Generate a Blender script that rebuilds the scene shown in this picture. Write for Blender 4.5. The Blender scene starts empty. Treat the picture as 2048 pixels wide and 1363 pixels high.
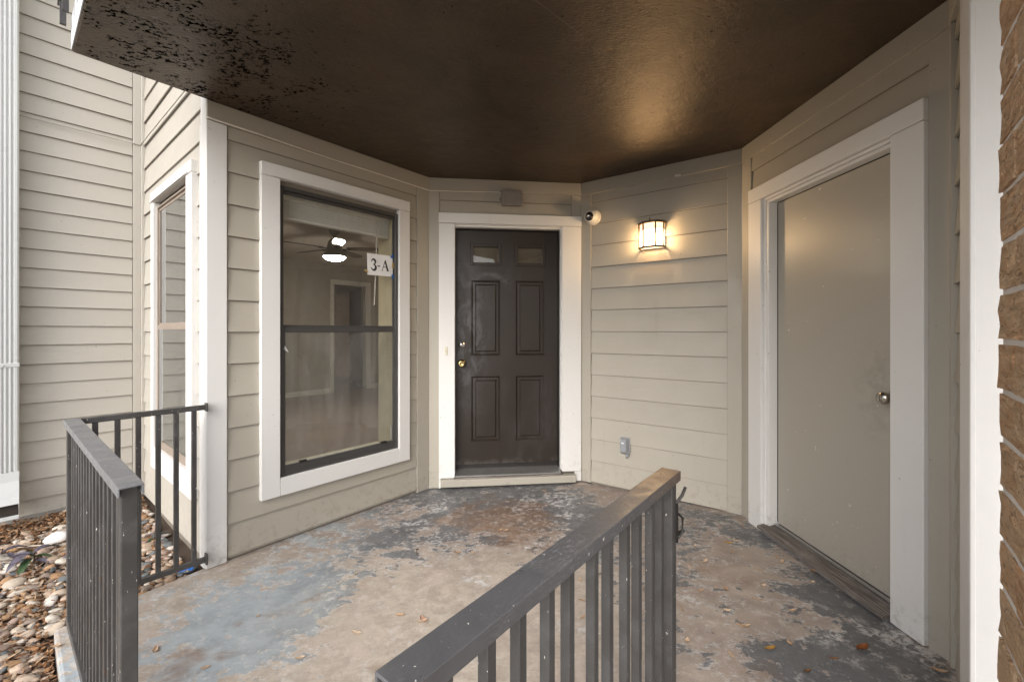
import bpy, bmesh, math, random
import numpy as np
from mathutils import Vector, Matrix, noise
R = math.radians
SC = bpy.context.scene
COL = SC.collection

# ------------------------------------------------------------------ camera
CAMZ = 1.28
cam_d = bpy.data.cameras.new('camera'); cam = bpy.data.objects.new('camera', cam_d); COL.objects.link(cam)
cam.location = (0, 0, CAMZ); cam.rotation_euler = (R(90), 0, 0)
cam_d.sensor_width = 36; cam_d.lens = 15.0; cam_d.shift_y = -21/2048
cam_d.clip_start = 0.02; cam_d.clip_end = 500
SC.camera = cam

# ------------------------------------------------------------------ light
SUN_EL, SUN_AZ = R(34), R(200)          # azimuth measured clockwise from +Y
world = bpy.data.worlds.new('World'); SC.world = world; world.use_nodes = True
wn = world.node_tree.nodes; wl = world.node_tree.links
for n in list(wn): wn.remove(n)
wo = wn.new('ShaderNodeOutputWorld'); bg = wn.new('ShaderNodeBackground')
sky = wn.new('ShaderNodeTexSky'); sky.sky_type = 'NISHITA'; sky.sun_disc = False
sky.sun_elevation = SUN_EL; sky.sun_rotation = SUN_AZ; sky.air_density = 1.0; sky.dust_density = 2.5; sky.ozone_density = 1.0
hs = wn.new('ShaderNodeHueSaturation'); hs.inputs['Saturation'].default_value = 0.34
bg.inputs['Strength'].default_value = 0.15
wl.new(sky.outputs[0], hs.inputs['Color']); wl.new(hs.outputs[0], bg.inputs['Color']); wl.new(bg.outputs[0], wo.inputs[0])
sd = bpy.data.lights.new('sun', 'SUN'); sd.energy = .36; sd.angle = R(50); sd.color = (1.0, 0.975, 0.94)
so = bpy.data.objects.new('sun', sd); COL.objects.link(so)
dirv = Vector((math.sin(SUN_AZ)*math.cos(SUN_EL), math.cos(SUN_AZ)*math.cos(SUN_EL), math.sin(SUN_EL)))
so.rotation_euler = dirv.to_track_quat('Z', 'Y').to_euler(); so.location = (0, -6, 8)
SC.view_settings.view_transform = 'Standard'; SC.view_settings.look = 'None'
SC.view_settings.gamma = 1; SC.view_settings.use_curve_mapping = False
SC.view_settings.exposure = 1.40
SC.render.engine = 'CYCLES'
SC.cycles.max_bounces = 10; SC.cycles.diffuse_bounces = 6; SC.cycles.transparent_max_bounces = 12
SC.cycles.caustics_reflective = False; SC.cycles.caustics_refractive = False
SC.cycles.sample_clamp_indirect = 6

# ------------------------------------------------------------------ plan of the place (metres)
A = (-1.6522, 2.3113); B = (-.6813, 3.4915); C_ = (.5877, 3.6343); D = (1.5818, 2.9344); E = (1.6528, 1.6101)
TAB = (.63532, .77225); NAB = (.77225, -.63532)
K = (-2.8947, 3.3335)
CEIL = 2.53
_pts = [A, B, C_, D, E]; _z = [-.016, -.017, .006, -.004, .036]
_fa, _fb, _fc = np.linalg.lstsq(np.array([[1, p[0], p[1]] for p in _pts]), np.array(_z), rcond=None)[0]
def fz(x, y): return _fa + _fb*x + _fc*y

# ------------------------------------------------------------------ object helpers
def tag(o, label=None, cat=None, group=None, kind=None):
    if label: o['label'] = label
    if cat: o['category'] = cat
    if group: o['group'] = group
    if kind: o['kind'] = kind
    return o
def empty(name, loc=(0, 0, 0), rz=0, label=None, cat=None, group=None, kind=None, parent=None):
    o = bpy.data.objects.new(name, None); COL.objects.link(o); o.location = loc; o.rotation_euler = (0, 0, rz)
    o.empty_display_size = .1
    if parent: o.parent = parent
    return tag(o, label, cat, group, kind)
def link_mesh(name, me, parent=None, loc=(0, 0, 0), rot=(0, 0, 0), scale=(1, 1, 1), label=None):
    o = bpy.data.objects.new(name, me); COL.objects.link(o); o.location = loc; o.rotation_euler = rot; o.scale = scale
    if parent: o.parent = parent
    if label: o['label'] = label
    return o
class MB:
    def __init__(s): s.v = []; s.f = []
    def add(s, vs, fs):
        b = len(s.v); s.v += [tuple(v) for v in vs]; s.f += [tuple(i+b for i in f) for f in fs]; return s
    def box(s, x0, x1, y0, y1, z0, z1):
        return s.add([(x0,y0,z0),(x1,y0,z0),(x1,y1,z0),(x0,y1,z0),(x0,y0,z1),(x1,y0,z1),(x1,y1,z1),(x0,y1,z1)],
                     [(0,3,2,1),(4,5,6,7),(0,1,5,4),(1,2,6,5),(2,3,7,6),(3,0,4,7)])
    def prism(s, pts, y0f, y1f):
        # pts (x,z) counter-clockwise seen from -Y; y0f front, y1f back (callables or numbers)
        g = lambda f, x, z: f(x, z) if callable(f) else f
        n = len(pts)
        vs = [(x, g(y0f, x, z), z) for x, z in pts] + [(x, g(y1f, x, z), z) for x, z in pts]
        fs = [tuple(range(n)), tuple(reversed(range(n, 2*n)))]
        fs += [((i+1) % n, i, i+n, (i+1) % n + n) for i in range(n)]
        return s.add(vs, fs)
    def zprism(s, pts, z0, z1):
        g = lambda f, x, y: f(x, y) if callable(f) else f
        n = len(pts)
        vs = [(x, y, g(z0, x, y)) for x, y in pts] + [(x, y, g(z1, x, y)) for x, y in pts]
        fs = [tuple(reversed(range(n))), tuple(range(n, 2*n))]
        fs += [(i, (i+1) % n, (i+1) % n + n, i+n) for i in range(n)]
        return s.add(vs, fs)
    def lathe(s, prof, segs=20, M=None):
        vs = []; fs = []; n = len(prof)
        for i in range(segs):
            a = 2*math.pi*i/segs
            for r, h in prof: 
                v = Vector((r*math.cos(a), r*math.sin(a), h)); vs.append(M @ v if M else v)
        for i in range(segs):
            j = (i+1) % segs
            for k in range(n-1): fs.append((i*n+k, j*n+k, j*n+k+1, i*n+k+1))
        return s.add(vs, fs)
    def tube(s, pts, r, segs=6, cap=True):
        pts = [Vector(p) for p in pts]; b = len(s.v); n = len(pts)
        for i, p in enumerate(pts):
            d = (pts[min(i+1, n-1)] - pts[max(i-1, 0)]).normalized()
            u = d.cross(Vector((0, 0, 1)));  u = u if u.length > 1e-3 else d.cross(Vector((1, 0, 0)))
            u.normalize(); w = d.cross(u); rr = r[i] if isinstance(r, (list, tuple)) else r
            for k in range(segs):
                a = 2*math.pi*k/segs; s.v.append(tuple(p + u*rr*math.cos(a) + w*rr*math.sin(a)))
        for i in range(n-1):
            for k in range(segs):
                k2 = (k+1) % segs
                s.f.append((b+i*segs+k, b+i*segs+k2, b+(i+1)*segs+k2, b+(i+1)*segs+k))
        if cap: s.f.append(tuple(b+k for k in reversed(range(segs)))); s.f.append(tuple(b+(n-1)*segs+k for k in range(segs)))
        return s
    def mesh(s, name, mat, bevel=0, smooth=False, segs=1, jitter=0, fix=True):
        me = bpy.data.meshes.new(name); me.from_pydata(s.v, [], s.f); me.validate()
        bm = bmesh.new(); bm.from_mesh(me)
        if fix: bmesh.ops.recalc_face_normals(bm, faces=bm.faces)
        if bevel:
            es = [e for e in bm.edges if len(e.link_faces) == 2 and e.calc_face_angle(0) > .5]
            bmesh.ops.bevel(bm, geom=es, offset=bevel, segments=segs, affect='EDGES', clamp_overlap=True, profile=.6)
        if jitter:
            for v in bm.verts: v.co += Vector([random.uniform(-jitter, jitter) for _ in range(3)])
        if smooth:
            for f in bm.faces: f.smooth = True
        bm.to_mesh(me); bm.free()
        for m in (mat if isinstance(mat, (list, tuple)) else [mat]): me.materials.append(m)
        return me
    def obj(s, name, mat, parent=None, bevel=0, smooth=False, segs=1, label=None, loc=(0,0,0), rot=(0,0,0), jitter=0):
        return link_mesh(name, s.mesh(name, mat, bevel, smooth, segs, jitter), parent, loc, rot, label=label)
def wbox(parent, name, s0, s1, o0, o1, z0, z1, mat, bevel=.0015, label=None):
    return MB().box(s0, s1, -o1, -o0, z0, z1).obj(name, mat, parent, bevel=bevel, label=label)

# ------------------------------------------------------------------ materials
class NT:
    def __init__(s, name):
        m = bpy.data.materials.new(name); m.use_nodes = True; s.m = m; s.t = m.node_tree; s.n = s.t.nodes; s.l = s.t.links
        s.p = s.n['Principled BSDF']; s.tc = s.n.new('ShaderNodeTexCoord')
    def new(s, typ, **kw):
        n = s.n.new(typ)
        for k, v in kw.items(): setattr(n, k, v)
        return n
    def link(s, a, b): s.l.new(a, b)
    def val(s, inp, v):
        if isinstance(v, (int, float)): inp.default_value = v
        elif isinstance(v, (tuple, list)): inp.default_value = (*v, 1) if len(v) == 3 and inp.type == 'RGBA' else v
        else: s.l.new(v, inp)
    def coords(s, scale=(1, 1, 1), obj=True, rot=(0, 0, 0)):
        mp = s.new('ShaderNodeMapping'); s.link(s.tc.outputs['Object' if obj else 'Generated'], mp.inputs[0])
        mp.inputs['Scale'].default_value = scale; mp.inputs['Rotation'].default_value = rot; return mp.outputs[0]
    def pos(s, scale=(1, 1, 1), rot=(0, 0, 0)):
        g = s.new('ShaderNodeNewGeometry'); mp = s.new('ShaderNodeMapping'); s.link(g.outputs['Position'], mp.inputs[0])
        mp.inputs['Scale'].default_value = scale; mp.inputs['Rotation'].default_value = rot; return mp.outputs[0]
    def noise(s, vec, scale, detail=4, rough=.55, dist=0, color=False):
        n = s.new('ShaderNodeTexNoise'); s.link(vec, n.inputs['Vector'])
        n.inputs['Scale'].default_value = scale; n.inputs['Detail'].default_value = detail
        n.inputs['Roughness'].default_value = rough; n.inputs['Distortion'].default_value = dist
        return n.outputs['Color' if color else 'Fac']
    def vor(s, vec, scale, feat='F1'):
        n = s.new('ShaderNodeTexVoronoi', feature=feat); s.link(vec, n.inputs['Vector']); n.inputs['Scale'].default_value = scale
        return n.outputs['Distance']
    def math(s, op, a, b=0.0, c=0.0, clamp=False):
        n = s.new('ShaderNodeMath', operation=op); n.use_clamp = clamp
        s.val(n.inputs[0], a); s.val(n.inputs[1], b); s.val(n.inputs[2], c); return n.outputs[0]
    def ramp(s, f, lo, hi, a=0.0, b=1.0, smooth=True):
        n = s.new('ShaderNodeMapRange'); n.interpolation_type = 'SMOOTHSTEP' if smooth else 'LINEAR'
        s.val(n.inputs['Value'], f); n.inputs['From Min'].default_value = lo; n.inputs['From Max'].default_value = hi
        n.inputs['To Min'].default_value = a; n.inputs['To Max'].default_value = b; return n.outputs['Result']
    def mix(s, f, a, b, blend='MIX'):
        n = s.new('ShaderNodeMix', data_type='RGBA', blend_type=blend)
        s.val(n.inputs[0], f); s.val(n.inputs[6], a); s.val(n.inputs[7], b); return n.outputs[2]
    def bump(s, h, strength=.3, dist=.002, nrm=None):
        n = s.new('ShaderNodeBump'); n.inputs['Strength'].default_value = strength; n.inputs['Distance'].default_value = dist
        s.link(h, n.inputs['Height'])
        if nrm: s.link(nrm, n.inputs['Normal'])
        return n.outputs[0]
    def out(s, col=None, rough=None, nrm=None, metal=None, spec=None):
        if col is not None: s.val(s.p.inputs['Base Color'], col)
        if rough is not None: s.val(s.p.inputs['Roughness'], rough)
        if nrm is not None: s.link(nrm, s.p.inputs['Normal'])
        if metal is not None: s.val(s.p.inputs['Metallic'], metal)
        if spec is not None: s.val(s.p.inputs['Specular IOR Level'], spec)
        return s.m
def sc(c, k): return tuple(x*k for x in c)

def paint(name, col, rough=.5, grime=.12, dirtcol=(.12, .10, .08), bump=.25, grain=(1, 1, 1), vary=.05, speck=.5, spec=.5, rv=1.0):
    m = NT(name); c = m.pos(); g = m.coords(grain)
    oi = m.new('ShaderNodeObjectInfo')
    br = m.math('ADD', m.math('MULTIPLY', oi.outputs['Random'], vary), 1 - vary/2)
    base = m.mix(1.0, col, br, 'MULTIPLY')
    mott = m.noise(c, 3.2, 5, .6, .4)
    base = m.mix(m.ramp(mott, .3, .75, 0, grime), base, sc(col, .72))
    drip = m.noise(m.pos((14, 14, 1.2)), 1.0, 5, .65)
    base = m.mix(m.ramp(drip, .58, .80, 0, grime*1.3), base, sc(col, .66))
    sp = m.ramp(m.noise(c, 55, 2, .5), .715, .745)
    sp = m.math('MULTIPLY', sp, m.ramp(m.noise(c, 2.3, 2), .5, .62))
    base = m.mix(m.math('MULTIPLY', sp, speck), base, dirtcol)
    h = m.math('ADD', m.math('MULTIPLY', m.noise(g, 26, 5, .6), 1.0), m.math('MULTIPLY', m.noise(c, 240, 2), .25))
    h = m.math('ADD', h, m.math('MULTIPLY', m.noise(c, 5, 2), 2.2))
    rr = m.ramp(m.noise(c, 8, 4), .3, .7, rough-.07*rv, rough+.1*rv)
    low = m.new('ShaderNodeSeparateXYZ'); m.link(c, low.inputs[0])
    spl = m.math('MULTIPLY', m.ramp(low.outputs[2], .0, .30, 1, 0), m.ramp(m.noise(c, 22, 6, .75), .50, .66))
    base = m.mix(m.math('MULTIPLY', spl, .35), base, (.20, .16, .12))
    return m.out(base, rr, m.bump(h, bump, .0022), spec=spec)

SIDING = (.400, .368, .310)
siding_m = paint('greige_siding_paint', SIDING, .50, .12, bump=.28, grain=(.5, 1, 9))
side_m = paint('pale_greige_siding_paint', (.44, .412, .362), .55, .10, bump=.25, grain=(.5, 1, 9))
board_m = paint('greige_trim_paint', (.392, .362, .306), .46, .10, bump=.25, grain=(6, 6, .5))
white_m = paint('white_trim_paint', (.71, .70, .682), .45, .08, (.2, .16, .12), .22, (6, 6, .6), .02, .55)
whiteh_m = paint('white_header_paint', (.71, .70, .682), .45, .08, (.2, .16, .12), .22, (.6, 6, 6), .02, .55)
sheath_lapshade_m = paint('sheathing_lap_shade_wood', (.20, .175, .145), .8)  # sheathing wood, also the painted shadow line under each siding board
down_m = paint('white_enamel_metal', (.52, .53, .525), .32, .05, (.3, .28, .26), .05)
door_g = paint('greige_door_paint', (.385, .357, .305), .42, .03, (.7, .68, .62), .07, (3, 3, 3), 0, .6, .5, .12)

def metal_paint(name, col, rough=.38, gold=False, scuff=0):
    m = NT(name); c = m.coords(); p = m.pos()
    scr = m.noise(m.coords((3, 30, 30)), 6, 6, .7, 1.5); cloud = m.noise(p, 9, 5, .65, .8)
    base = m.mix(m.ramp(cloud, .42, .75, 0, .38), col, (.12, .12, .122))
    base = m.mix(m.ramp(scr, .62, .74, 0, .22), base, (.22, .21, .20))
    if scuff:
        sf = m.math('MULTIPLY', m.ramp(m.noise(m.coords((5, 22, 22), rot=(0, 0, R(14))), 7, 7, .75, 2.2), .50, .66), m.ramp(m.noise(p, 5, 4), .35, .6))
        base = m.mix(m.math('MULTIPLY', sf, scuff), base, (.33, .34, .36))
    rust = m.math('MULTIPLY', m.ramp(m.noise(p, 11, 5, .7), .655, .70), .5)
    base = m.mix(rust, base, (.105, .045, .022))
    chips = m.ramp(m.noise(m.pos((1.6, 1.6, .8)), 62, 3, .6), .700, .712)
    base = m.mix(m.math('MULTIPLY', chips, .85), base, (.70, .66, .60))
    if gold:   # worn brown patch at the latch end of the handrail
        g = m.new('ShaderNodeSeparateXYZ'); m.link(c, g.inputs[0])
        w = m.math('ADD', g.outputs[0], m.math('MULTIPLY', m.math('SUBTRACT', m.noise(p, 14, 5, .7), .5), .35))
        base = m.mix(m.ramp(m.math('ADD', w, m.math('MULTIPLY', m.math('SUBTRACT', m.noise(p, 60, 4, .7), .5), .35)), .62, .95, 0, .75), base, (.12, .072, .045))
    h = m.math('ADD', m.noise(p, 120, 4, .6), m.math('MULTIPLY', m.noise(p, 18, 3), 1.2))
    return m.out(base, m.ramp(cloud, .3, .7, rough-.08, rough+.14), m.bump(h, .35, .0016), spec=.5)
rail_m = metal_paint('dark_grey_metal_paint', (.052, .049, .047))
cap_m = metal_paint('worn_grey_handrail_paint', (.165, .165, .172), .36, False, .6)
gcap_m = metal_paint('worn_gate_handrail_paint', (.085, .084, .087), .34, True, .5)

def soffit_mat():
    m = NT('dark_brown_soffit'); p = m.pos()
    a = m.noise(p, 2.1, 6, .62, .6); b = m.noise(m.pos((1.4, 3.2, 1), (0, 0, R(-38))), 7, 6, .7)
    col = m.mix(m.ramp(a, .42, .60), (.020, .0130, .0070), (.048, .028, .017))
    col = m.mix(m.ramp(b, .5, .72, 0, .6), col, (.070, .047, .034))
    col = m.mix(m.ramp(m.noise(m.pos((1, 2, 1), (0, 0, R(-38))), 30, 5, .7), .42, .66, 0, .55), col, sc((.030, .019, .0125), .6))
    col = m.mix(m.math('MULTIPLY', m.ramp(m.noise(p, 3.3, 5, .7), .62, .74), .5), col, (.07, .030, .014))
    # pitted band near the left corner
    s = m.new('ShaderNodeSeparateXYZ'); m.link(p, s.inputs[0])
    dx = m.math('SUBTRACT', s.outputs[0], -1.45); dy = m.math('SUBTRACT', s.outputs[1], 2.0)
    d = m.math('SQRT', m.math('ADD', m.math('MULTIPLY', dx, dx), m.math('MULTIPLY', dy, dy)))
    zone = m.math('ADD', m.ramp(d, .25, .85, .16, 0), 0)
    pitn = m.noise(m.pos((1, 1.5, 1), (0, 0, R(-38))), 46, 3, .6)
    pit = m.math('MULTIPLY', m.ramp(m.math('ADD', pitn, zone), .672, .712), m.ramp(m.noise(p, 7.5, 4), .43, .53))
    col = m.mix(m.math('MULTIPLY', pit, .85), col, (.006, .005, .004))
    wsp = m.ramp(m.noise(p, 75, 1), .80, .82)
    col = m.mix(m.math('MULTIPLY', wsp, m.ramp(m.noise(p, 2.0, 2), .55, .65)), col, (.30, .27, .23))
    # one hairline crack
    cr = m.math('ABSOLUTE', m.math('ADD', m.math('ADD', m.math('MULTIPLY', s.outputs[0], -.93), m.math('MULTIPLY', s.outputs[1], 1)), m.math('ADD', -1.54, m.math('MULTIPLY', m.noise(p, 4, 2), .01))))
    crm = m.math('MULTIPLY', m.ramp(cr, 0, .0022, 1, 0), m.math('MULTIPLY', m.ramp(s.outputs[0], -.02, .0), m.ramp(m.noise(p, 3.1, 2), .42, .5)))
    col = m.mix(m.math('MULTIPLY', crm, .6), col, (.33, .25, .18))
    h = m.math('ADD', m.noise(m.pos((1, 2, 1), (0, 0, R(-38))), 42, 6, .7), m.math('MULTIPLY', m.noise(p, 150, 3), .5))
    h = m.math('SUBTRACT', m.math('ADD', h, m.math('MULTIPLY', m.noise(p, 12, 3), 1.2)), m.math('MULTIPLY', pit, 2.5))
    return m.out(col, m.ramp(b, .3, .75, .32, .42), m.bump(h, .75, .0042), spec=m.math('MULTIPLY', m.math('SUBTRACT', 1, pit), .78))
soffit_m = soffit_mat()
_p = soffit_m.node_tree.nodes['Principled BSDF']; _p.inputs['Specular Tint'].default_value = (1, .80, .58, 1)

def floor_mat():
    m = NT('peeled_paint_concrete'); p = m.pos()
    s = m.new('ShaderNodeSeparateXYZ'); m.link(p, s.inputs[0]); X, Y = s.outputs[0], s.outputs[1]
    def blob(x, y, r, w, ang=0, asp=1.0):
        dx = m.math('SUBTRACT', X, x); dy = m.math('SUBTRACT', Y, y); ca, sa = math.cos(ang), math.sin(ang)
        u = m.math('ADD', m.math('MULTIPLY', dx, ca), m.math('MULTIPLY', dy, sa))
        v = m.math('MULTIPLY', m.math('ADD', m.math('MULTIPLY', dx, -sa), m.math('MULTIPLY', dy, ca)), asp)
        d = m.math('SQRT', m.math('ADD', m.math('MULTIPLY', u, u), m.math('MULTIPLY', v, v)))
        return m.ramp(d, r*.35, r, w, 0)
    W_ = .8
    def total(L):
        t = L[0]
        for x in L[1:]: t = m.math('ADD', t, x)
        return t
    aAB = R(50.5)
    big = m.noise(p, 2.3, 8, .68, .5); mid = m.noise(m.pos((1, 1.15, 1)), 7.5, 8, .72, .35); fine = m.noise(p, 34, 6, .7)
    strk = m.noise(m.pos((1, 3.6, 1), (0, 0, R(-48))), 5.5, 8, .7, .3)
    n = m.math('ADD', m.math('MULTIPLY', big, .30), m.math('ADD', m.math('MULTIPLY', mid, .34), m.math('ADD', m.math('MULTIPLY', strk, .24), m.math('MULTIPLY', fine, .12))))
    n = m.math('ADD', m.math('MULTIPLY', m.math('SUBTRACT', n, .5), 1.6), .508)
    # where the old grey coat survives / has worn off
    reg = total([blob(-.42, 1.95, .60, -.20, aAB, 1.2), blob(-.35, 1.50, .6, -.18), blob(.15, 1.6, .7, -.17), blob(.10, 2.2, .42, -.13), blob(-.75, 1.25, .5, -.05),
                 blob(-.22, 3.35, .9, .17, 0, 1.8), blob(-.35, 2.85, .30, .10, aAB, 1.6), blob(.40, 3.1, .5, .09), blob(-.75, 2.7, .45, .10, aAB, 2.6),
                 blob(-1.0, 1.90, .60, .13, aAB, 2.4), blob(-1.2, 2.1, .6, .10, aAB, 2.4), blob(-1.35, 1.65, .6, .07, aAB, 1.6),
                 blob(1.25, 2.25, .45, -.09, R(-70), 1.4), blob(.95, 1.9, .35, -.06), blob(1.25, 1.62, .36, .17, 0, 1.5), blob(1.0, 1.55, .25, .05),
                 blob(1.50, 1.95, .62, .10, R(-85), 3.2), blob(1.35, 2.08, .18, .16, R(-40), 2.0), blob(.98, 1.66, .16, .12), blob(1.4, 2.75, .5, .12, R(-60), 3),
                 blob(.62, 2.9, .4, .07), blob(.5, 2.5, .3, .05), blob(-.55, 2.95, .22, .16, aAB, 2.0), blob(.22, 3.3, .22, .14, 0, 1.6), blob(-.1, 2.6, .2, .12, R(-30), 2), blob(-.62, 2.45, .12, .20, 0, 2), blob(.1, 2.38, .16, .10), blob(-1.15, 1.98, .3, .10, aAB, 3)])
    isl = m.math('SUBTRACT', m.ramp(m.noise(m.pos((1, 1.5, 1), (0, 0, R(-30))), 10, 7, .72), .52, .68, 0, .13), m.ramp(m.noise(m.pos((1.3, 1, 1)), 12.5, 7, .72), .54, .68, 0, .16))
    f = m.math('ADD', m.math('ADD', n, isl), m.math('MULTIPLY', reg, .85))
    coat = m.ramp(f, .536, .544)
    conc_n = m.noise(p, 17, 7, .7)
    conc = m.mix(m.ramp(conc_n, .3, .72), (.385, .33, .275), (.525, .455, .385))
    conc = m.mix(m.ramp(m.noise(p, 70, 5, .7), .54, .68, 0, .5), conc, (.27, .215, .175))
    conc = m.mix(m.ramp(m.noise(p, 3.6, 4), .45, .7, 0, .55), conc, (.47, .385, .33))
    pink = m.ramp(X, .35, .95, 0, .75)
    conc = m.mix(m.math('MULTIPLY', pink, m.ramp(m.noise(p, 4.5, 5), .3, .6, .45, 1)), conc, (.31, .25, .215))
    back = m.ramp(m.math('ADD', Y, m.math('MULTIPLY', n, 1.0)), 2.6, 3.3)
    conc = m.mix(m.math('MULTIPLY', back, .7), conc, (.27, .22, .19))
    front = m.ramp(m.math('SUBTRACT', m.math('MULTIPLY', X, -1), m.math('MULTIPLY', Y, .25)), .0, .75)   # weathered, bleached coat to the left
    grey = m.mix(front, (.125, .127, .132), (.33, .37, .395))
    grey = m.mix(m.ramp(mid, .35, .7, 0, .5), grey, m.mix(front, (.20, .203, .21), (.46, .485, .495)))
    grey = m.mix(m.ramp(m.noise(p, 60, 4), .55, .75, 0, .3), grey, (.33, .31, .29))
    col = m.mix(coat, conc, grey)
    # chalky residue along torn paint edges
    edge = m.math('SUBTRACT', 1, m.math('MULTIPLY', m.math('ABSOLUTE', m.math('SUBTRACT', f, .536)), 22), clamp=True)
    chalk = m.math('MULTIPLY', m.ramp(m.noise(m.pos((1, 1.3, 1)), 24, 7, .75, .6), .47, .57), m.math('MAXIMUM', m.math('MULTIPLY', edge, .9), m.ramp(m.math('ADD', m.noise(p, 3.1, 5, .6), total([blob(.32, 3.2, .45, .14), blob(1.55, 1.55, .3, .14), blob(-.55, 3.0, .25, .10), blob(.75, 2.0, .3, .06)])), .60, .66)))
    chalk = m.math('MULTIPLY', chalk, .85)
    col = m.mix(chalk, col, (.62, .61, .60))
    # rust brown stains
    st = m.math('ADD', m.noise(m.pos((1, 1.6, 1), (0, 0, R(-50))), 3.4, 6, .66, .4), total([blob(-.12, 2.95, .55, .22), blob(-1.15, 1.75, .5, .10, aAB, 3), blob(-1.25, 1.45, .4, .10), blob(.15, 2.7, .4, .10), blob(.9, 2.2, .45, .08)]))
    col = m.mix(m.math('MULTIPLY', m.ramp(st, .56, .78, 0, .72), m.ramp(conc_n, .3, .7, .6, 1)), col, (.235, .135, .075))
    wash = m.noise(m.pos((1, 1.4, 1), (0, 0, R(-45))), 6.5, 9, .74, .5)
    col = m.mix(m.ramp(wash, .44, .60, 0, .34), col, m.mix(1.0, col, (.56, .55, .55), 'MULTIPLY'))
    col = m.mix(m.ramp(m.noise(p, 15, 8, .78), .52, .66, 0, .42), col, (.62, .60, .57))
    # small chips and dark crumbs
    cr = m.ramp(m.noise(p, 48, 2), .755, .775)
    col = m.mix(m.math('MULTIPLY', cr, m.ramp(m.noise(p, 3, 2), .45, .6, 0, .75)), col, (.05, .04, .035))
    h = m.math('ADD', m.math('MULTIPLY', coat, .5), m.math('ADD', m.math('MULTIPLY', conc_n, .7), m.math('MULTIPLY', m.noise(p, 110, 4, .7), .6)))
    h = m.math('ADD', h, m.math('MULTIPLY', chalk, .4))
    return m.out(col, m.math('ADD', m.ramp(conc_n, .3, .7, .50, .72), m.math('MULTIPLY', coat, -.16)), m.bump(h, .45, .0022), spec=.4)
floor_m = floor_mat()

def glass_mat(name, tint=(.9, .92, .9), dirt=.10, ior=1.5, boost=1.0):
    m = NT(name); m.n.remove(m.p); o = m.n['Material Output']
    tr = m.new('ShaderNodeBsdfTransparent'); tr.inputs[0].default_value = (*tint, 1)
    gl = m.new('ShaderNodeBsdfGlossy'); gl.inputs['Roughness'].default_value = .015
    lw = m.new('ShaderNodeLayerWeight'); lw.inputs['Blend'].default_value = .5; f0 = ((ior-1)/(ior+1))**2
    fres = m.math('ADD', f0, m.math('MULTIPLY', 1-f0, m.math('POWER', lw.outputs['Facing'], 5)))
    fres = m.math('MULTIPLY', fres, boost, clamp=True)
    w = m.bump(m.noise(m.pos(), 2.2, 1), .03, .01); m.link(w, gl.inputs['Normal'])
    mx = m.new('ShaderNodeMixShader'); m.link(fres, mx.inputs[0]); m.link(tr.outputs[0], mx.inputs[1]); m.link(gl.outputs[0], mx.inputs[2])
    df = m.new('ShaderNodeBsdfDiffuse'); df.inputs[0].default_value = (.55, .53, .5, 1)
    d = m.math('ADD', m.ramp(m.noise(m.pos((1, 1, .35)), 9, 6, .7), .35, .8, dirt*.45, dirt*1.3), m.math('MULTIPLY', m.ramp(m.noise(m.pos((22, 22, 3)), 3, 4, .7), .66, .78), dirt))
    m2 = m.new('ShaderNodeMixShader'); m.link(d, m2.inputs[0]); m.link(mx.outputs[0], m2.inputs[1]); m.link(df.outputs[0], m2.inputs[2])
    m.link(m2.outputs[0], o.inputs[0]); return m.m
glass_m = glass_mat('dusty_window_glass', (.93, .93, .92), .045, 1.5, 1.0)
glass_low_m = glass_mat('dusty_lower_sash_glass', (.82, .83, .82), .12, 1.55, 1.4)
glass_side_m = glass_mat('side_window_glass', (.70, .74, .73), .07, 2.0, 1.5)
glass_door_m = glass_mat('door_lite_glass', (.85, .85, .82), .05)

def simple(name, col, rough=.5, metal=0, bumps=0, bscale=40, vary=0, spec=.5):
    m = NT(name); c = m.pos(); base = m.mix(m.ramp(m.noise(c, bscale*.25, 4), .3, .75, 0, .3), col, sc(col, .6))
    if vary:
        oi = m.new('ShaderNodeObjectInfo'); base = m.mix(1.0, base, m.math('ADD', m.math('MULTIPLY', oi.outputs['Random'], vary), 1-vary/2), 'MULTIPLY')
    nrm = m.bump(m.noise(c, bscale, 4), bumps, .002) if bumps else None
    return m.out(base, rough, nrm, metal, spec)
def emis(name, col, strength, streak=False):
    m = NT(name); m.val(m.p.inputs['Base Color'], sc(col, .8)); m.p.inputs['Roughness'].default_value = .3
    m.val(m.p.inputs['Emission Color'], col); m.p.inputs['Emission Strength'].default_value = strength
    return m.m
frame_m = simple('dark_bronze_frame', (.055, .053, .052), .42, 0, .5, 60)
bronze_m = simple('bronze_lamp_metal', (.075, .045, .022), .42, .4, .2, 90)
def lampglass(name, col, st, tr):
    m = NT(name); o = m.n['Material Output']; m.n.remove(m.p)
    e = m.new('ShaderNodeEmission'); e.inputs[0].default_value = (*col, 1); e.inputs[1].default_value = st
    t = m.new('ShaderNodeBsdfTransparent'); t.inputs[0].default_value = (1, .9, .75, 1)
    mx = m.new('ShaderNodeMixShader'); mx.inputs[0].default_value = tr; m.link(e.outputs[0], mx.inputs[1]); m.link(t.outputs[0], mx.inputs[2]); m.link(mx.outputs[0], o.inputs[0]); return m.m
pane_hot = lampglass('lit_lamp_glass', (1, .80, .50), 3.0, .22)
pane_top = lampglass('lit_lamp_glass_band', (1, .62, .33), 1.1, .14)
pane_bot = lampglass('lit_lamp_bottom', (1, .68, .42), .9, .25)
alu_m = simple('aluminium', (.62, .62, .61), .30, .9, .3, 70)
nickel_m = simple('brushed_nickel', (.50, .47, .42), .22, 1.0)
brass_m = simple('brass', (.62, .47, .22), .22, 1.0)
chrome_m = simple('satin_chrome', (.72, .71, .70), .2, .9)
plastic_w = simple('white_plastic', (.72, .69, .64), .35)
camglass_m = simple('smoked_dome', (.012, .012, .013), .06)
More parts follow.
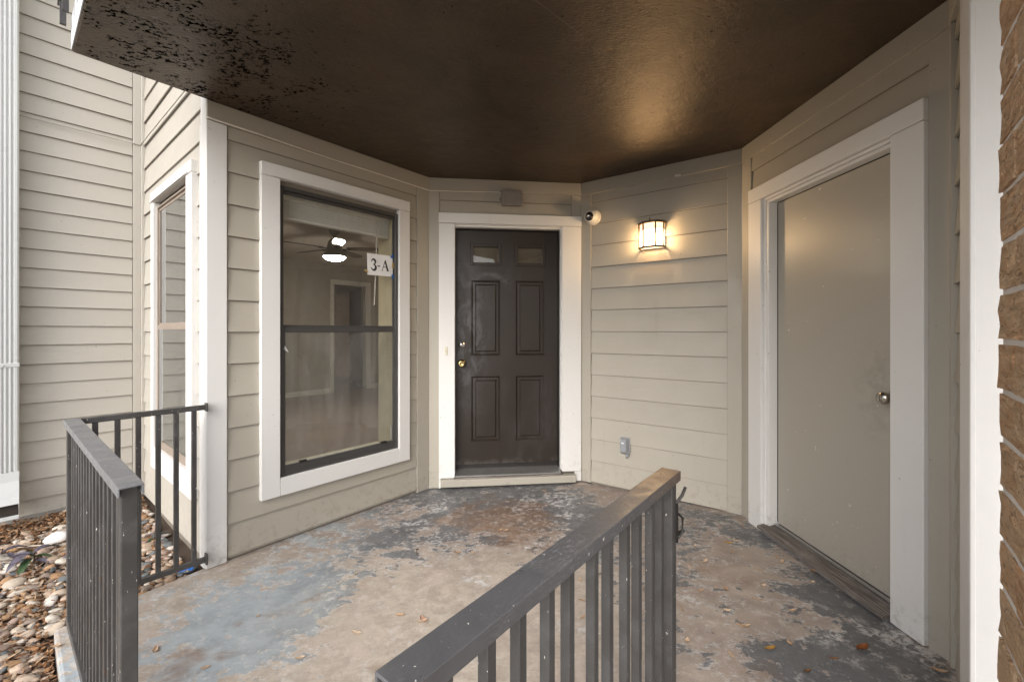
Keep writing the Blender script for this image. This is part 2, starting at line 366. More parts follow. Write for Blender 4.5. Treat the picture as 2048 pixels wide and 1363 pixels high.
boxg_m = simple('grey_plastic_box', (.215, .195, .185), .45, 0, .2, 60)
outlet_m = simple('grey_outlet_cover', (.30, .315, .335), .38, 0, .15, 60)
black_m = simple('black_metal', (.02, .018, .017), .5, .3, .3)
cable_m = simple('white_painted_cable', (.80, .75, .66), .5)
cable2_m = simple('greige_cable', (.34, .32, .28), .5)
paper_m = simple('white_paper', (.82, .82, .82), .7)
ink_m = simple('black_ink', (.015, .015, .018), .6)
bluet_m = simple('blue_tape', (.02, .12, .42), .55)
goldt_m = simple('amber_tape_residue', (.50, .32, .10), .35)
blue_m = simple('blue_plastic', (.03, .17, .62), .3, 0, .6, 30)
def blind_mat():
    m = NT('white_vinyl_blind'); o = m.n['Material Output']; m.val(m.p.inputs['Base Color'], (.82, .82, .78)); m.p.inputs['Roughness'].default_value = .4
    t = m.new('ShaderNodeBsdfTranslucent'); t.inputs[0].default_value = (.8, .8, .74, 1); mx = m.new('ShaderNodeMixShader'); mx.inputs[0].default_value = .12
    m.link(m.p.outputs[0], mx.inputs[1]); m.link(t.outputs[0], mx.inputs[2]); m.link(mx.outputs[0], o.inputs[0]); return m.m
blind_m = blind_mat()
room_m = simple('interior_wall_paint', (.31, .275, .225), .6, 0, .3, 30)
roomc_m = simple('interior_ceiling_paint', (.66, .62, .56), .7, 0, .4, 60)
hall_m = simple('hall_wall_paint', (.80, .62, .50), .6)
idoor_m = simple('dark_interior_door', (.05, .035, .03), .2, 0, .15, 14)
itrim_m = simple('interior_trim', (.56, .53, .47), .45)
cream_m = simple('cream_window_return', (.66, .58, .40), .55)
blade_m = simple('fan_blade_wood', (.035, .026, .02), .35, 0, .1, 20)
fanglass_m = emis('fan_light_glass', (1, .92, .78), 165.0)
dirt_m = simple('soil', (.075, .052, .036), .95, 0, 1.0, 60)
conc_m = simple('foundation_concrete', (.36, .34, .31), .8, 0, .6, 50)

def door_mat():
    m = NT('dark_brown_door_paint'); p = m.pos()
    cl = m.noise(m.pos((1, 1, .45)), 4.5, 6, .66, .8)
    col = m.mix(m.ramp(cl, .5, .78, 0, .75), (.023, .0165, .0125), (.046, .040, .038))
    s = m.new('ShaderNodeSeparateXYZ'); m.link(m.coords(), s.inputs[0])
    lockx = m.math('SUBTRACT', s.outputs[0], .30); lockz = m.math('MULTIPLY', m.math('SUBTRACT', s.outputs[2], 1.25), .33)
    d = m.math('SQRT', m.math('ADD', m.math('MULTIPLY', lockx, lockx), m.math('MULTIPLY', lockz, lockz)))
    smear = m.math('MULTIPLY', m.ramp(d, .04, .26, .75, 0), m.ramp(m.noise(m.pos((1, 1, .5)), 11, 5, .7, 1.0), .42, .66))
    col = m.mix(m.math('MULTIPLY', smear, .9), col, (.10, .10, .11))
    ax = m.math('MULTIPLY', m.math('SUBTRACT', s.outputs[0], .50), .8); az = m.math('SUBTRACT', s.outputs[2], 1.62)
    da = m.math('SQRT', m.math('ADD', m.math('MULTIPLY', ax, ax), m.math('MULTIPLY', az, az)))
    arc = m.math('MULTIPLY', m.ramp(m.math('ABSOLUTE', m.math('SUBTRACT', da, .135)), 0, .035, .8, 0), m.ramp(az, .0, .06))
    arc = m.math('MULTIPLY', arc, m.ramp(m.noise(p, 12, 4), .35, .6))
    col = m.mix(m.math('MULTIPLY', arc, .95), col, (.09, .085, .09))
    dust = m.math('MULTIPLY', m.ramp(s.outputs[2], .10, .22, .5, 0), m.ramp(m.noise(p, 14, 4), .4, .6))
    col = m.mix(dust, col, (.16, .15, .14))
    h = m.math('ADD', m.noise(m.pos((9, 9, 1)), 14, 5, .65), m.math('MULTIPLY', m.noise(p, 6, 2), 1.5))
    return m.out(col, m.ramp(cl, .3, .7, .30, .46), m.bump(h, .22, .0016), spec=.38)
door_m = door_mat()

def sillwood(name, col, dark, rot):
    m = NT(name); c = m.coords((1.5, 40, 40)); n = m.noise(c, 3.0, 7, .7, .6); p = m.pos()
    g = m.mix(m.ramp(n, .35, .68), dark, col)
    g = m.mix(m.ramp(m.noise(p, 14, 5), .5, .75, 0, .5), g, sc(col, 1.25))
    return m.out(g, .75, m.bump(n, .7, .003), spec=.3)
wood_m = sillwood('weathered_grey_wood', (.24, .215, .195), (.085, .072, .064), 0)
def diag_mat():
    m = NT('painted_wood_diagonal_grain'); c = m.coords((1, 1, 1), rot=(0, R(50), 0))
    w = m.new('ShaderNodeTexWave'); m.link(c, w.inputs['Vector']); w.inputs['Scale'].default_value = 18; w.inputs['Distortion'].default_value = 5; w.inputs['Detail'].default_value = 3
    g = m.mix(m.ramp(w.outputs['Fac'], .2, .9, 0, .25), (.385, .355, .30), (.29, .265, .225))
    g = m.mix(m.ramp(m.noise(m.pos(), 12, 4), .55, .75, 0, .4), g, (.22, .20, .175))
    return m.out(g, .6, m.bump(w.outputs['Fac'], .5, .0016))
diag_m = diag_mat()

def brick_mat():
    m = NT('tan_wirecut_brick'); p = m.coords((1, 1, 1)); oi = m.new('ShaderNodeObjectInfo')
    c = m.mix(oi.outputs['Random'], (.70, .38, .19), (.78, .52, .31))
    c = m.mix(m.ramp(m.noise(m.pos((6, 6, 12)), 3.5, 6, .7), .3, .7, 0, .7), c, (.80, .60, .40))
    st = m.noise(m.pos((7, 7, 22), (0, 0, 0)), 3.2, 5, .7, 2.0)
    c = m.mix(m.ramp(st, .55, .62, 0, .6), c, (.26, .13, .075))
    c = m.mix(m.ramp(m.noise(m.pos((9, 9, 16)), 2.2, 6, .75, 1.5), .58, .66, 0, .8), c, (.80, .62, .44))
    c = m.mix(m.ramp(m.noise(m.pos(), 30, 5, .7), .62, .7, 0, .55), c, (.28, .14, .08))
    h = m.math('ADD', m.math('MULTIPLY', st, -2.2), m.math('ADD', m.noise(m.pos(), 55, 5, .7), m.noise(m.pos(), 14, 3)))
    return m.out(c, .85, m.bump(h, 1.0, .010), spec=.25)
brick_m = brick_mat()
mortar_m = simple('pale_mortar', (.66, .62, .58), .9, 0, 1.0, 70)
def stone_mat():
    m = NT('river_stone'); oi = m.new('ShaderNodeObjectInfo'); r = m.new('ShaderNodeValToRGB'); r.color_ramp.interpolation = 'CONSTANT'
    cols = [(.46,.395,.32),(.55,.50,.43),(.38,.29,.215),(.50,.38,.29),(.25,.20,.165),(.56,.52,.47),(.35,.26,.21),(.36,.22,.12),(.46,.38,.30),(.13,.145,.15),(.47,.38,.30)]
    el = r.color_ramp.elements; el[0].position = 0; el[0].color = (*cols[0], 1); el[1].position = 1/len(cols); el[1].color = (*cols[1], 1)
    for i, c in enumerate(cols[2:], 2): e = el.new(i/len(cols)); e.color = (*c, 1)
    at = m.new('ShaderNodeAttribute', attribute_type='GEOMETRY'); at.attribute_name = 'rnd'
    m.link(m.math('FRACT', m.math('ADD', oi.outputs['Random'], at.outputs['Fac'])), r.inputs[0])
    p = m.pos(); c = m.mix(m.ramp(m.noise(p, 55, 5, .7), .35, .72, 0, .55), r.outputs[0], m.mix(1.0, r.outputs[0], (.62, .54, .48), 'MULTIPLY'))
    c = m.mix(m.ramp(m.noise(p, 190, 3, .6), .58, .72, 0, .5), c, (.24, .19, .15))
    return m.out(c, .72, m.bump(m.math('ADD', m.noise(p, 70, 5, .7), m.noise(p, 300, 2)), .55, .0022), spec=.3)
stone_m = stone_mat()
def litter_mat():
    m = NT('bark_and_leaf_litter'); at = m.new('ShaderNodeAttribute', attribute_type='GEOMETRY'); at.attribute_name = 'rnd'
    r = m.new('ShaderNodeValToRGB'); el = r.color_ramp.elements
    cols = [(.05,.03,.02),(.16,.07,.03),(.30,.14,.06),(.42,.24,.12),(.48,.34,.22),(.10,.055,.035),(.55,.42,.30)]
    el[0].color = (*cols[0], 1); el[1].position = 1; el[1].color = (*cols[-1], 1)
    for i, c in enumerate(cols[1:-1], 1): e = el.new(i/(len(cols)-1)); e.color = (*c, 1)
    m.link(at.outputs['Fac'], r.inputs[0]); p = m.pos()
    c = m.mix(m.ramp(m.noise(p, 160, 3), .4, .7, 0, .45), r.outputs[0], (.10, .06, .04))
    return m.out(c, .8, m.bump(m.noise(p, 200, 3), .4, .001), spec=.25)
litter_m = litter_mat()
def leaf_mat(name, c1, c2):
    m = NT(name); oi = m.new('ShaderNodeObjectInfo'); p = m.coords()
    c = m.mix(oi.outputs['Random'], c1, c2); c = m.mix(m.ramp(m.noise(p, 60, 4), .45, .7, 0, .55), c, sc(c1, .35))
    return m.out(c, .6, m.bump(m.noise(p, 90, 3), .4, .001), spec=.3)
leaf_tan = leaf_mat('dry_leaf_tan', (.42, .26, .15), (.56, .42, .30))
leaf_rust = leaf_mat('dry_leaf_rust', (.20, .065, .02), (.28, .10, .03))
leaf_yel = leaf_mat('dry_leaf_ochre', (.42, .25, .06), (.36, .20, .05))
leaf_dk = leaf_mat('dry_leaf_dark', (.10, .055, .03), (.20, .10, .05))
purple_m = leaf_mat('purple_plant_leaf', (.085, .07, .095), (.17, .155, .20))
green_m = leaf_mat('green_plant_leaf', (.035, .075, .03), (.07, .11, .05))
twig_m = simple('twig', (.10, .06, .045), .8)
palet_m = simple('pale_twig', (.50, .42, .33), .8)
def tile_mat():
    m = NT('brown_floor_tile'); b = m.new('ShaderNodeTexBrick'); m.link(m.coords((1, 1, 1), rot=(0, 0, R(45))), b.inputs['Vector'])
    b.offset = 0; b.inputs['Scale'].default_value = 1; b.inputs['Brick Width'].default_value = .45; b.inputs['Row Height'].default_value = .45; b.inputs['Mortar Size'].default_value = .006
    b.inputs['Color1'].default_value = (.13, .10, .085, 1); b.inputs['Color2'].default_value = (.16, .12, .10, 1); b.inputs['Mortar'].default_value = (.10, .075, .06, 1)
    return m.out(b.outputs['Color'], .28, m.bump(m.noise(m.pos(), 5, 3), .2, .002))
tile_m = tile_mat()

def add_marks(mat):     # scuffs on the storage door
    t = mat.node_tree; m = NT.__new__(NT); m.m = mat; m.t = t; m.n = t.nodes; m.l = t.links; m.p = t.nodes['Principled BSDF']; m.tc = t.nodes.new('ShaderNodeTexCoord')
    old = m.p.inputs['Base Color'].links[0].from_socket; s = m.new('ShaderNodeSeparateXYZ'); m.link(m.tc.outputs['Object'], s.inputs[0])
    dx = m.math('SUBTRACT', s.outputs[0], .98); dz = m.math('MULTIPLY', m.math('SUBTRACT', s.outputs[2], 1.0), .6)
    d = m.math('SQRT', m.math('ADD', m.math('MULTIPLY', dx, dx), m.math('MULTIPLY', dz, dz)))
    hand = m.math('MULTIPLY', m.ramp(d, .03, .20, .28, 0), m.ramp(m.noise(m.pos(), 16, 5, .7), .4, .65))
    c = m.mix(hand, old, (.17, .145, .12))
    sm = m.math('MULTIPLY', m.ramp(m.noise(m.pos((3, 3, 10)), 7, 6, .75, 1.6), .63, .69), m.ramp(s.outputs[2], .2, .9, .5, .08))
    c = m.mix(sm, c, (.20, .18, .165))
    wt = m.ramp(m.noise(m.pos(), 26, 2, .5), .74, .755)
    c = m.mix(m.math('MULTIPLY', wt, .7), c, (.72, .70, .66))
    m.val(m.p.inputs['Base Color'], c)
add_marks(door_g)

# ------------------------------------------------------------------ setting: ground and porch slab
def inside_bed(x, y):
    # signed-ish distances: planting bed lies left of the porch slab, in front of both side walls
    dS = (x-A[0])*(-.6353) + (y-A[1])*(-.7722)         # distance in front of side wall plane
    dL = (x-K[0])*(.7515) + (y-K[1])*(-.6597)          # in front of far-left wall
    dP = (x-A[0])*NAB[0] + (y-A[1])*NAB[1]             # >0 : porch side of the slab edge line
    fr = (x+1.978)*(-.653) + (y-1.842)*(-.757)         # >0 : in front of the slab
    return dS, dL, dP, fr
def gh(x, y):
    dS, dL, dP, fr = inside_bed(x, y)
    bed = max(0, min(1, (-dP+.02)/.10)) if fr < 0 else 1
    if dP > .0 and fr < 0: return -.16
    d = max(0, min(dL, 9)); w = math.exp(-(d/.45)**2)*.055
    if dL > -.2 and x < -1: 
        w *= max(0.0, min(1.0, 1-((math.hypot(x-K[0], y-K[1])-.35)/.9)))
    return -.062 + w + .012*noise.noise(Vector((x*4, y*4, 0))) - (0 if x < -.6 or fr > .1 else .1)
xs = sorted(set([-60, -30, -15, -8, -5] + [round(-4.2+.06*i, 3) for i in range(62)] + [0, 1, 2, 4, 8, 15, 30, 60]))
ys = sorted(set([-60, -30, -15, -8, -4, -2, -1, 0] + [round(.4+.06*i, 3) for i in range(55)] + [4, 5, 8, 15, 30, 60]))
gv = [(x, y, gh(x, y)) for y in ys for x in xs]; nx = len(xs)
gf = [(j*nx+i, j*nx+i+1, (j+1)*nx+i+1, (j+1)*nx+i) for j in range(len(ys)-1) for i in range(nx-1)]
ground = MB().add(gv, gf).obj('ground', dirt_m, smooth=True); tag(ground, kind='structure')

def porch_slab():
    P1 = (-1.978, 1.842); fd = (.757, -.653)
    front = [(P1[0]+fd[0]*t, P1[1]+fd[1]*t) for t in (0, 4.7)]
    off = .07
    poly = [front[0], front[1], (2.6, -1.0), (2.6, 1.2), (1.9, 1.7), (1.72, 3.0), (.62, 3.72), (-.72, 3.58), (A[0]+.0-.02, A[1]+.03)]
    mb = MB().zprism(poly, lambda x, y: fz(x, y)-.22, lambda x, y: fz(x, y))
    o = mb.obj('porch_floor', floor_m, bevel=.012, segs=2); tag(o, kind='structure'); return o
slab = porch_slab()

def bounce_walkway():  # unseen pale paving, added to bounce light into the porch and onto the soffit
    P1 = (-1.978, 1.842); fd = (.757, -.653); nn = (-.653, -.757)
    def q(t, d): return (P1[0]+fd[0]*t+nn[0]*d, P1[1]+fd[1]*t+nn[1]*d)
    o = MB().zprism([q(1.25, .012), q(1.25, 5), q(9, 5), q(9, .012)], -.20, -.035).obj('bounce_walkway', simple('bounce_walkway_concrete', (.50, .47, .42), .8, 0, .5, 30), bevel=.01); tag(o, kind='structure')
bounce_walkway()

# ------------------------------------------------------------------ walls
def wall(name, p, ang, label, cat='wall'): return empty(name, (p[0], p[1], 0), ang, label, cat)
def core(w, s0, s1, z0, z1, hole=None, o0=-.13, o1=-.022, name='sheathing', mat=None):
    mb = MB(); 
    if hole:
        a, b, c, d = hole
        mb.box(s0, a, -o1, -o0, z0, z1).box(b, s1, -o1, -o0, z0, z1).box(a, b, -o1, -o0, z0, c).box(a, b, -o1, -o0, d, z1)
    else: mb.box(s0, s1, -o1, -o0, z0, z1)
    return mb.obj(name, mat or sheath_lapshade_m, w)
random.seed(4)
def siding(w, s0, s1, z0, z1, base, exp, hole=None, mat=siding_m, proud=0.0, name='siding_board', gap=.0015):
    k = math.floor((z0-base)/exp + 1e-6); zb = base + k*exp
    while zb < z1 - .004:
        lo = max(zb, z0); hi = min(zb+exp+.018, z1); top = min(zb+exp, z1)
        if top - lo > .006:
            j = random.uniform(-.0010, .0010); j2 = random.uniform(-.0012, .0012)
            fr = lambda x, z, zb=zb, j=j: -(proud - .003 + j - (z-zb)/exp*.0125)
            bk = lambda x, z, fr=fr: fr(x, z) + .0085
            a0, a1 = s0+gap, s1-gap; polys = []
            if not hole or hi <= hole[2] or lo >= hole[3]:
                polys.append([(a0, lo+j2), (a1, lo-j2), (a1, hi), (a0, hi)])
            else:
                h0, h1, hz0, hz1 = hole
                if lo >= hz0 and hi <= hz1:
                    polys += [[(a0, lo+j2), (h0, lo), (h0, hi), (a0, hi)], [(h1, lo), (a1, lo-j2), (a1, hi), (h1, hi)]]
                elif lo < hz0 and hi <= hz1:      # notch in the top
                    polys.append([(a0, lo), (a1, lo), (a1, hi), (h1, hi), (h1, hz0), (h0, hz0), (h0, hi), (a0, hi)])
                else:                             # notch in the bottom
                    polys.append([(a0, lo), (h0, lo), (h0, hz1), (h1, hz1), (h1, lo), (a1, lo), (a1, hi), (a0, hi)])
            for pl in polys:
                if abs(pl[0][0]-pl[1][0]) <= .004: continue
                H_ = .0042 if exp > .15 else .0030; up_ = [(x, z+H_ if abs(z-lo) < .003 else z) for x, z in pl]
                mb = MB().prism(up_, fr, bk)
                for (xa, za), (xb, zb_) in zip(pl, pl[1:]):
                    if abs(za-lo) < .003 and abs(zb_-lo) < .003: mb.prism([(xa, za), (xb, zb_), (xb, zb_+H_), (xa, za+H_)], lambda x, z: fr(x, z)+.0072, bk)
                o_ = mb.obj(name, [mat, sheath_lapshade_m], w)
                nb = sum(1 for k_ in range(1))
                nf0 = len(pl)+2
                for p_ in list(o_.data.polygons)[nf0:]: p_.material_index = 1  # recessed strip coloured dark to paint in the shadow line below the lap
        zb += exp

# --- window wall (A-B)
angAB = math.atan2(TAB[1], TAB[0])
w_win = wall('window_wall', A, angAB, 'greige lap siding wall left of the entry door, with a large white-trimmed window')
LAB = 1.5283
core(w_win, .02, LAB, -.15, 5.0, (.372, 1.228, .385, 2.165))
siding(w_win, .097, 1.412, -.006, 2.425, .008, .18, (.33, 1.27, .33, 2.22))
wbox(w_win, 'corner_board', 1.413, LAB-.0005, -.03, .0, -.014, 2.424, board_m)
wbox(w_win, 'frieze_board', .0, LAB-.0015, -.03, .004, 2.426, 2.53, board_m)
def white_post():
    mb = MB().box(-.004, .0945, -.003, .12, -.012, 2.423)
    return mb.obj('corner_post', white_m, w_win, bevel=.004, segs=2, label='white corner post beside the left railing')
white_post()
# --- window with casing
def window_unit(w, s0, s1, z0, z1, c0, c1, cz0, cz1, smid, glassU, glassL, fw=.034, fm=None, name='window', dk=1.0):
    fm = fm or frame_m
    un = MB().box(s0, s0+fw, .002, .075*dk, z0, z1).box(s1-fw, s1, .002, .075*dk, z0, z1)
    un.box(s0+fw, s1-fw, .002, .075*dk, z1-fw*.8, z1).box(s0+fw, s1-fw, .002, .075*dk, z0, z0+fw*.9)
    wo_ = un.obj(name, fm, w, bevel=.002)
    # casing
    wbox(wo_, 'casing', c0, s0+.004, -.024, .020, cz0, z1+.03, white_m, .0025)
    wbox(wo_, 'casing', s1-.004, c1, -.024, .020, cz0, z1+.03, white_m, .0025)
    wbox(wo_, 'casing', c0, c1, -.024, .023, z1+.032, cz1, whiteh_m, .003)
    wbox(wo_, 'casing', s0+.006, s1-.006, -.024, .019, cz0, z0+.004, whiteh_m, .0025)
    wbox(wo_, 'drip_strip', s0-.05, s1+.05, .023, .030, z1+.034, z1+.042, whiteh_m, .001)
    # sashes
    a, b = s0+fw, s1-fw
    lo = MB().box(a, a+.028*dk, .012*dk, .040*dk, z0+fw*.9, smid).box(b-.028*dk, b, .012*dk, .040*dk, z0+fw*.9, smid)
    lo.box(a+.028*dk, b-.028*dk, .012*dk, .040*dk, smid-.032, smid).box(a+.028*dk, b-.028*dk, .010*dk, .040*dk, z0+fw*.9, z0+fw*.9+.042)
    lo.obj('sash', fm, wo_, bevel=.0015, label='lower sash')
    up = MB().box(a, a+.018*dk, .042*dk, .066*dk, smid-.02, z1-fw*.8).box(b-.018*dk, b, .042*dk, .066*dk, smid-.02, z1-fw*.8)
    up.box(a+.018*dk, b-.018*dk, .042*dk, .066*dk, smid-.02, smid+.014).box(a+.018*dk, b-.018*dk, .042*dk, .066*dk, z1-fw*.8-.02, z1-fw*.8)
    up.obj('sash', fm, wo_, bevel=.0015, label='upper sash')
    wbox(wo_, 'pane', a+.022*dk, b-.022*dk, -.030*dk, -.026*dk, z0+fw*.9+.036, smid-.028, glassL, 0)
    wbox(wo_, 'pane', a+.014*dk, b-.014*dk, -.056*dk, -.052*dk, smid+.008, z1-fw*.8-.014, glassU, 0)
    return wo_
win = window_unit(w_win, .365, 1.235, .380, 2.168, .262, 1.326, .277, 2.279, 1.300, glass_m, glass_low_m, .030, dk=.5)
for s in (.512, 1.10):
    MB().box(s-.024, s+.024, -.006, .006, .448, .462).obj('sash_pull', black_m, win, bevel=.003)
MB().box(1.168, 1.182, .004, .011, .46, .56).obj('sash_latch', alu_m, win, bevel=.001)
MB().box(.372, 1.228, .045, .24, .385, .40).box(.372, .384, .045, .20, .40, 2.165).box(1.216, 1.228, .045, .24, .40, 2.165).box(.384, 1.216, .045, .20, 2.153, 2.165).obj('window_return', cream_m, win)
MB().prism([(.398, 1.165), (.428, 1.145), (.405, 1.19)], .006, .007).obj('paint_chip', paper_m, win)

# --- entry wall (B-C)
angBC = math.atan2(.11179, .99373)
w_ent = wall('entry_wall', B, angBC, 'greige wall around the dark brown entry door at the back of the porch')
core(w_ent, .0, 1.277, -.15, 5.0, (.19, 1.125, .06, 2.16))
wbox(w_ent, 'corner_board', .0005, .086, -.03, .0, -.012, 2.424, board_m)
wbox(w_ent, 'corner_board', 1.195, 1.2765, -.03, -.001, 2.243, 2.424, board_m)
wbox(w_ent, 'frieze_board', .0, 1.2755, -.03, .004, 2.426, 2.53, board_m)
siding(w_ent, .088, 1.194, 2.22, 2.425, .008, .18)
frm = empty('door_frame', parent=w_ent)
wbox(frm, 'casing', .083, .212, -.03, .022, .072, 2.156, white_m, .003)
wbox(frm, 'casing', .083, .098, -.03, .022, -.008, .071, white_m, .002)
wbox(frm, 'casing', 1.108, 1.274, -.03, .022, .092, 2.156, white_m, .003)
wbox(frm, 'casing', 1.222, 1.274, -.03, .0215, .008, .090, white_m, .002)
wbox(frm, 'casing', .081, 1.276, -.03, .026, 2.158, 2.243, whiteh_m, .003)
MB().box(.196, .214, .0, .13, .10, 2.15).box(1.100, 1.118, .0, .13, .10, 2.15).box(.214, 1.100, .0, .13, 2.134, 2.152).obj('jamb', white_m, frm, bevel=.002)
MB().box(1.118, 1.128, -.014, -.002, .12, 2.15).box(.205, 1.13, -.014, -.001, 2.150, 2.157).obj('brick_moulding', white_m, frm, bevel=.003)
MB().box(.214, .222, .045, .095, .10, 2.13).box(1.092, 1.100, .045, .095, .10, 2.13).box(.222, 1.092, .045, .095, 2.126, 2.134).obj('weather_strip', black_m, frm)
th = MB().prism([(0, 0)]*0 or [(.216, .085), (1.098, .085), (1.098, .1), (.216, .1)], -.02, .12)
MB().add([(x, y, z) for x in (.216, 1.098) for y, z in ((-.020, .078), (-.020, .088), (.03, .108), (.055, .118), (.12, .118), (.12, .078))],
         [(0,1,7,6),(1,2,8,7),(2,3,9,8),(3,4,10,9),(4,5,11,10),(5,0,6,11),(0,5,4,3,2,1),(6,7,8,9,10,11)]).obj('threshold', alu_m, frm)
MB().box(.200, 1.112, -.035, .02, .062, .077).obj('sub_sill', wood_m, frm, bevel=.002)
MB().box(.099, 1.221, -.058, -.0, .008, .0685).obj('wood_step', diag_m, frm, bevel=.009, segs=3)
MB().box(.129, .153, -.032, -.022, 1.078, 1.147).obj('doorbell', simple('aged_white_button', (.70, .67, .55), .4), frm, bevel=.004, segs=2)
MB().box(.135, .147, -.0345, -.032, 1.10, 1.125).obj('doorbell_button', cream_m, frm, bevel=.001)

def entry_door():
    F, G = .080, .092                              # front face and groove depth (+y = inward)
    x0, x1, z0, z1 = .223, 1.091, .121, 2.125
    holes = [(.367, .583, 1.855, 1.989, 'lite'), (.746, .955, 1.858, 1.985, 'lite'), (.348, .592, 1.071, 1.705, 'p'), (.728, .974, 1.069, 1.699, 'p'),
             (.350, .592, .345, .892, 'p'), (.728, .977, .341, .887, 'p')]
    # straighten to a regular layout
    cx_ = [(.350, .590), (.730, .972)]
    holes = [(a, b, 1.070, 1.702, 'p') for a, b in cx_] + [(a, b, .343, .890, 'p') for a, b in cx_] + [(a+.015, b-.014, 1.856, 1.988, 'lite') for a, b in cx_]
    X = sorted({x0, x1, *[h[0] for h in holes], *[h[1] for h in holes]}); Z = sorted({z0, z1, *[h[2] for h in holes], *[h[3] for h in holes]})
    mb = MB()
    for i in range(len(X)-1):
        for j in range(len(Z)-1):
            xm, zm = (X[i]+X[i+1])/2, (Z[j]+Z[j+1])/2
            if any(h[0] < xm < h[1] and h[2] < zm < h[3] for h in holes): continue
            mb.add([(X[i], F, Z[j]), (X[i+1], F, Z[j]), (X[i+1], F, Z[j+1]), (X[i], F, Z[j+1])], [(0, 1, 2, 3)])
    for a, b, c, d, t in holes:
        dep = G if t == 'p' else F+.03; i = .012 if t == 'p' else .001
        o = [(a, F, c), (b, F, c), (b, F, d), (a, F, d)]; n_ = [(a+i, dep, c+i), (b-i, dep, c+i), (b-i, dep, d-i), (a+i, dep, d-i)]
        mb.add(o+n_, [(0, 4, 5, 1), (1, 5, 6, 2), (2, 6, 7, 3), (3, 7, 4, 0)])
    e = [(x0, F, z0), (x1, F, z0), (x1, F, z1), (x0, F, z1)]; e2 = [(p[0], F+.044, p[2]) for p in e]
    mb.add(e+e2, [(0, 1, 5, 4), (1, 2, 6, 5), (2, 3, 7, 6), (3, 0, 4, 7)])
    # back skin leaving the two lites open
    Zb = sorted({z0, z1, 1.856, 1.988}); 
    for i in range(len(X)-1):
        for j in range(len(Zb)-1):
            xm, zm = (X[i]+X[i+1])/2, (Zb[j]+Zb[j+1])/2
            if any(h[0] < xm < h[1] and h[2] < zm < h[3] for h in holes if h[4] == 'lite'): continue
            mb.add([(X[i], F+.044, Zb[j]), (X[i], F+.044, Zb[j+1]), (X[i+1], F+.044, Zb[j+1]), (X[i+1], F+.044, Zb[j])], [(0, 1, 2, 3)])
    me = bpy.data.meshes.new('entry_door'); me.from_pydata(mb.v, [], mb.f); me.validate(); me.materials.append(door_m)
    d_ = link_mesh('entry_door', me, w_ent, label='dark brown six-panel entry door with two small glass lites')
    for a, b, c, dd, t in holes:
        if t == 'p':
            i, k, q = .012, .030, .040
            g = G; r = G-.009
            o = [(a+i, g, c+i), (b-i, g, c+i), (b-i, g, dd-i), (a+i, g, dd-i)]
            m1 = [(a+k, g-.0005, c+k), (b-k, g-.0005, c+k), (b-k, g-.0005, dd-k), (a+k, g-.0005, dd-k)]
            m2 = [(a+q, r, c+q), (b-q, r, c+q), (b-q, r, dd-q), (a+q, r, dd-q)]
            MB().add(o+m1+m2, [(0,1,5,4),(1,2,6,5),(2,3,7,6),(3,0,4,7),(4,5,9,8),(5,6,10,9),(6,7,11,10),(7,4,8,11),(8,9,10,11)]).obj('panel', door_m, d_)
            # thin outer bead round the panel
            e_ = .010
            MB().box(a-e_, a-.001, F-.003, F+.001, c-e_, dd+e_).box(b+.001, b+e_, F-.003, F+.001, c-e_, dd+e_).box(a-.001, b+.001, F-.003, F+.001, c-e_, c-.001).box(a-.001, b+.001, F-.003, F+.001, dd+.001, dd+e_).obj('bead', door_m, d_, bevel=.0012)
        else:
            e_ = .026
            MB().box(a-e_, a-.0, F-.007, F+.001, c-e_, dd+e_).box(b, b+e_, F-.007, F+.001, c-e_, dd+e_).box(a, b, F-.007, F+.001, c-e_, c).box(a, b, F-.007, F+.001, dd, dd+e_).obj('lite_frame', door_m, d_, bevel=.003)
            MB().box(a+.001, b-.001, F+.016, F+.020, c+.001, dd-.001).obj('pane', glass_door_m, d_)
    def knob(s, z, mat, prof, nm):
        M = Matrix.Translation((s, F, z)) @ Matrix.Rotation(R(90), 4, 'X')
        MB().lathe(prof, 24, M).obj(nm, mat, d_, smooth=True)
    knob(.266, 1.160, chrome_m, [(.0, .0), (.029, .0), (.030, .006), (.027, .012), (.018, .014), (.016, .018), (.0, .018)], 'deadbolt')
    MB().box(.264, .268, F-.0195, F-.018, 1.151, 1.168).obj('keyhole', black_m, d_)
    knob(.266, 1.004, brass_m, [(.0, .0), (.034, .0), (.034, .006), (.026, .011), (.015, .014), (.014, .030), (.022, .036), (.029, .046), (.030, .056), (.024, .066), (.012, .069), (.011, .066), (.0, .066)], 'handle')
    M = Matrix.Translation((.664, F, 1.697)) @ Matrix.Rotation(R(90), 4, 'X')
    MB().lathe([(.0, .003), (.004, .003), (.007, .004), (.008, .0)], 12, M).obj('peephole', black_m, d_, smooth=True)
    MB().box(.226, 1.088, F-.004, F+.002, .114, .150).obj('door_sweep', black_m, d_, bevel=.002)
entry_door()

# --- lamp wall (C-D)
angCD = math.atan2(-.57566, .81769)
w_lamp = wall('lamp_wall', C_, angCD, 'greige lap siding wall right of the entry door, carrying the lit lantern')
core(w_lamp, .0, 1.2158, -.15, 5.0)
wbox(w_lamp, 'corner_board', .0005, .090, -.03, .0, .004, 2.424, board_m)
wbox(w_lamp, 'corner_board', 1.125, 1.2153, -.03, .0, -.002, 2.424, board_m)
wbox(w_lamp, 'frieze_board', .002, 1.2135, -.03, .004, 2.426, 2.53, board_m)
siding(w_lamp, .090, 1.125, .012, 2.425, .008, .18)

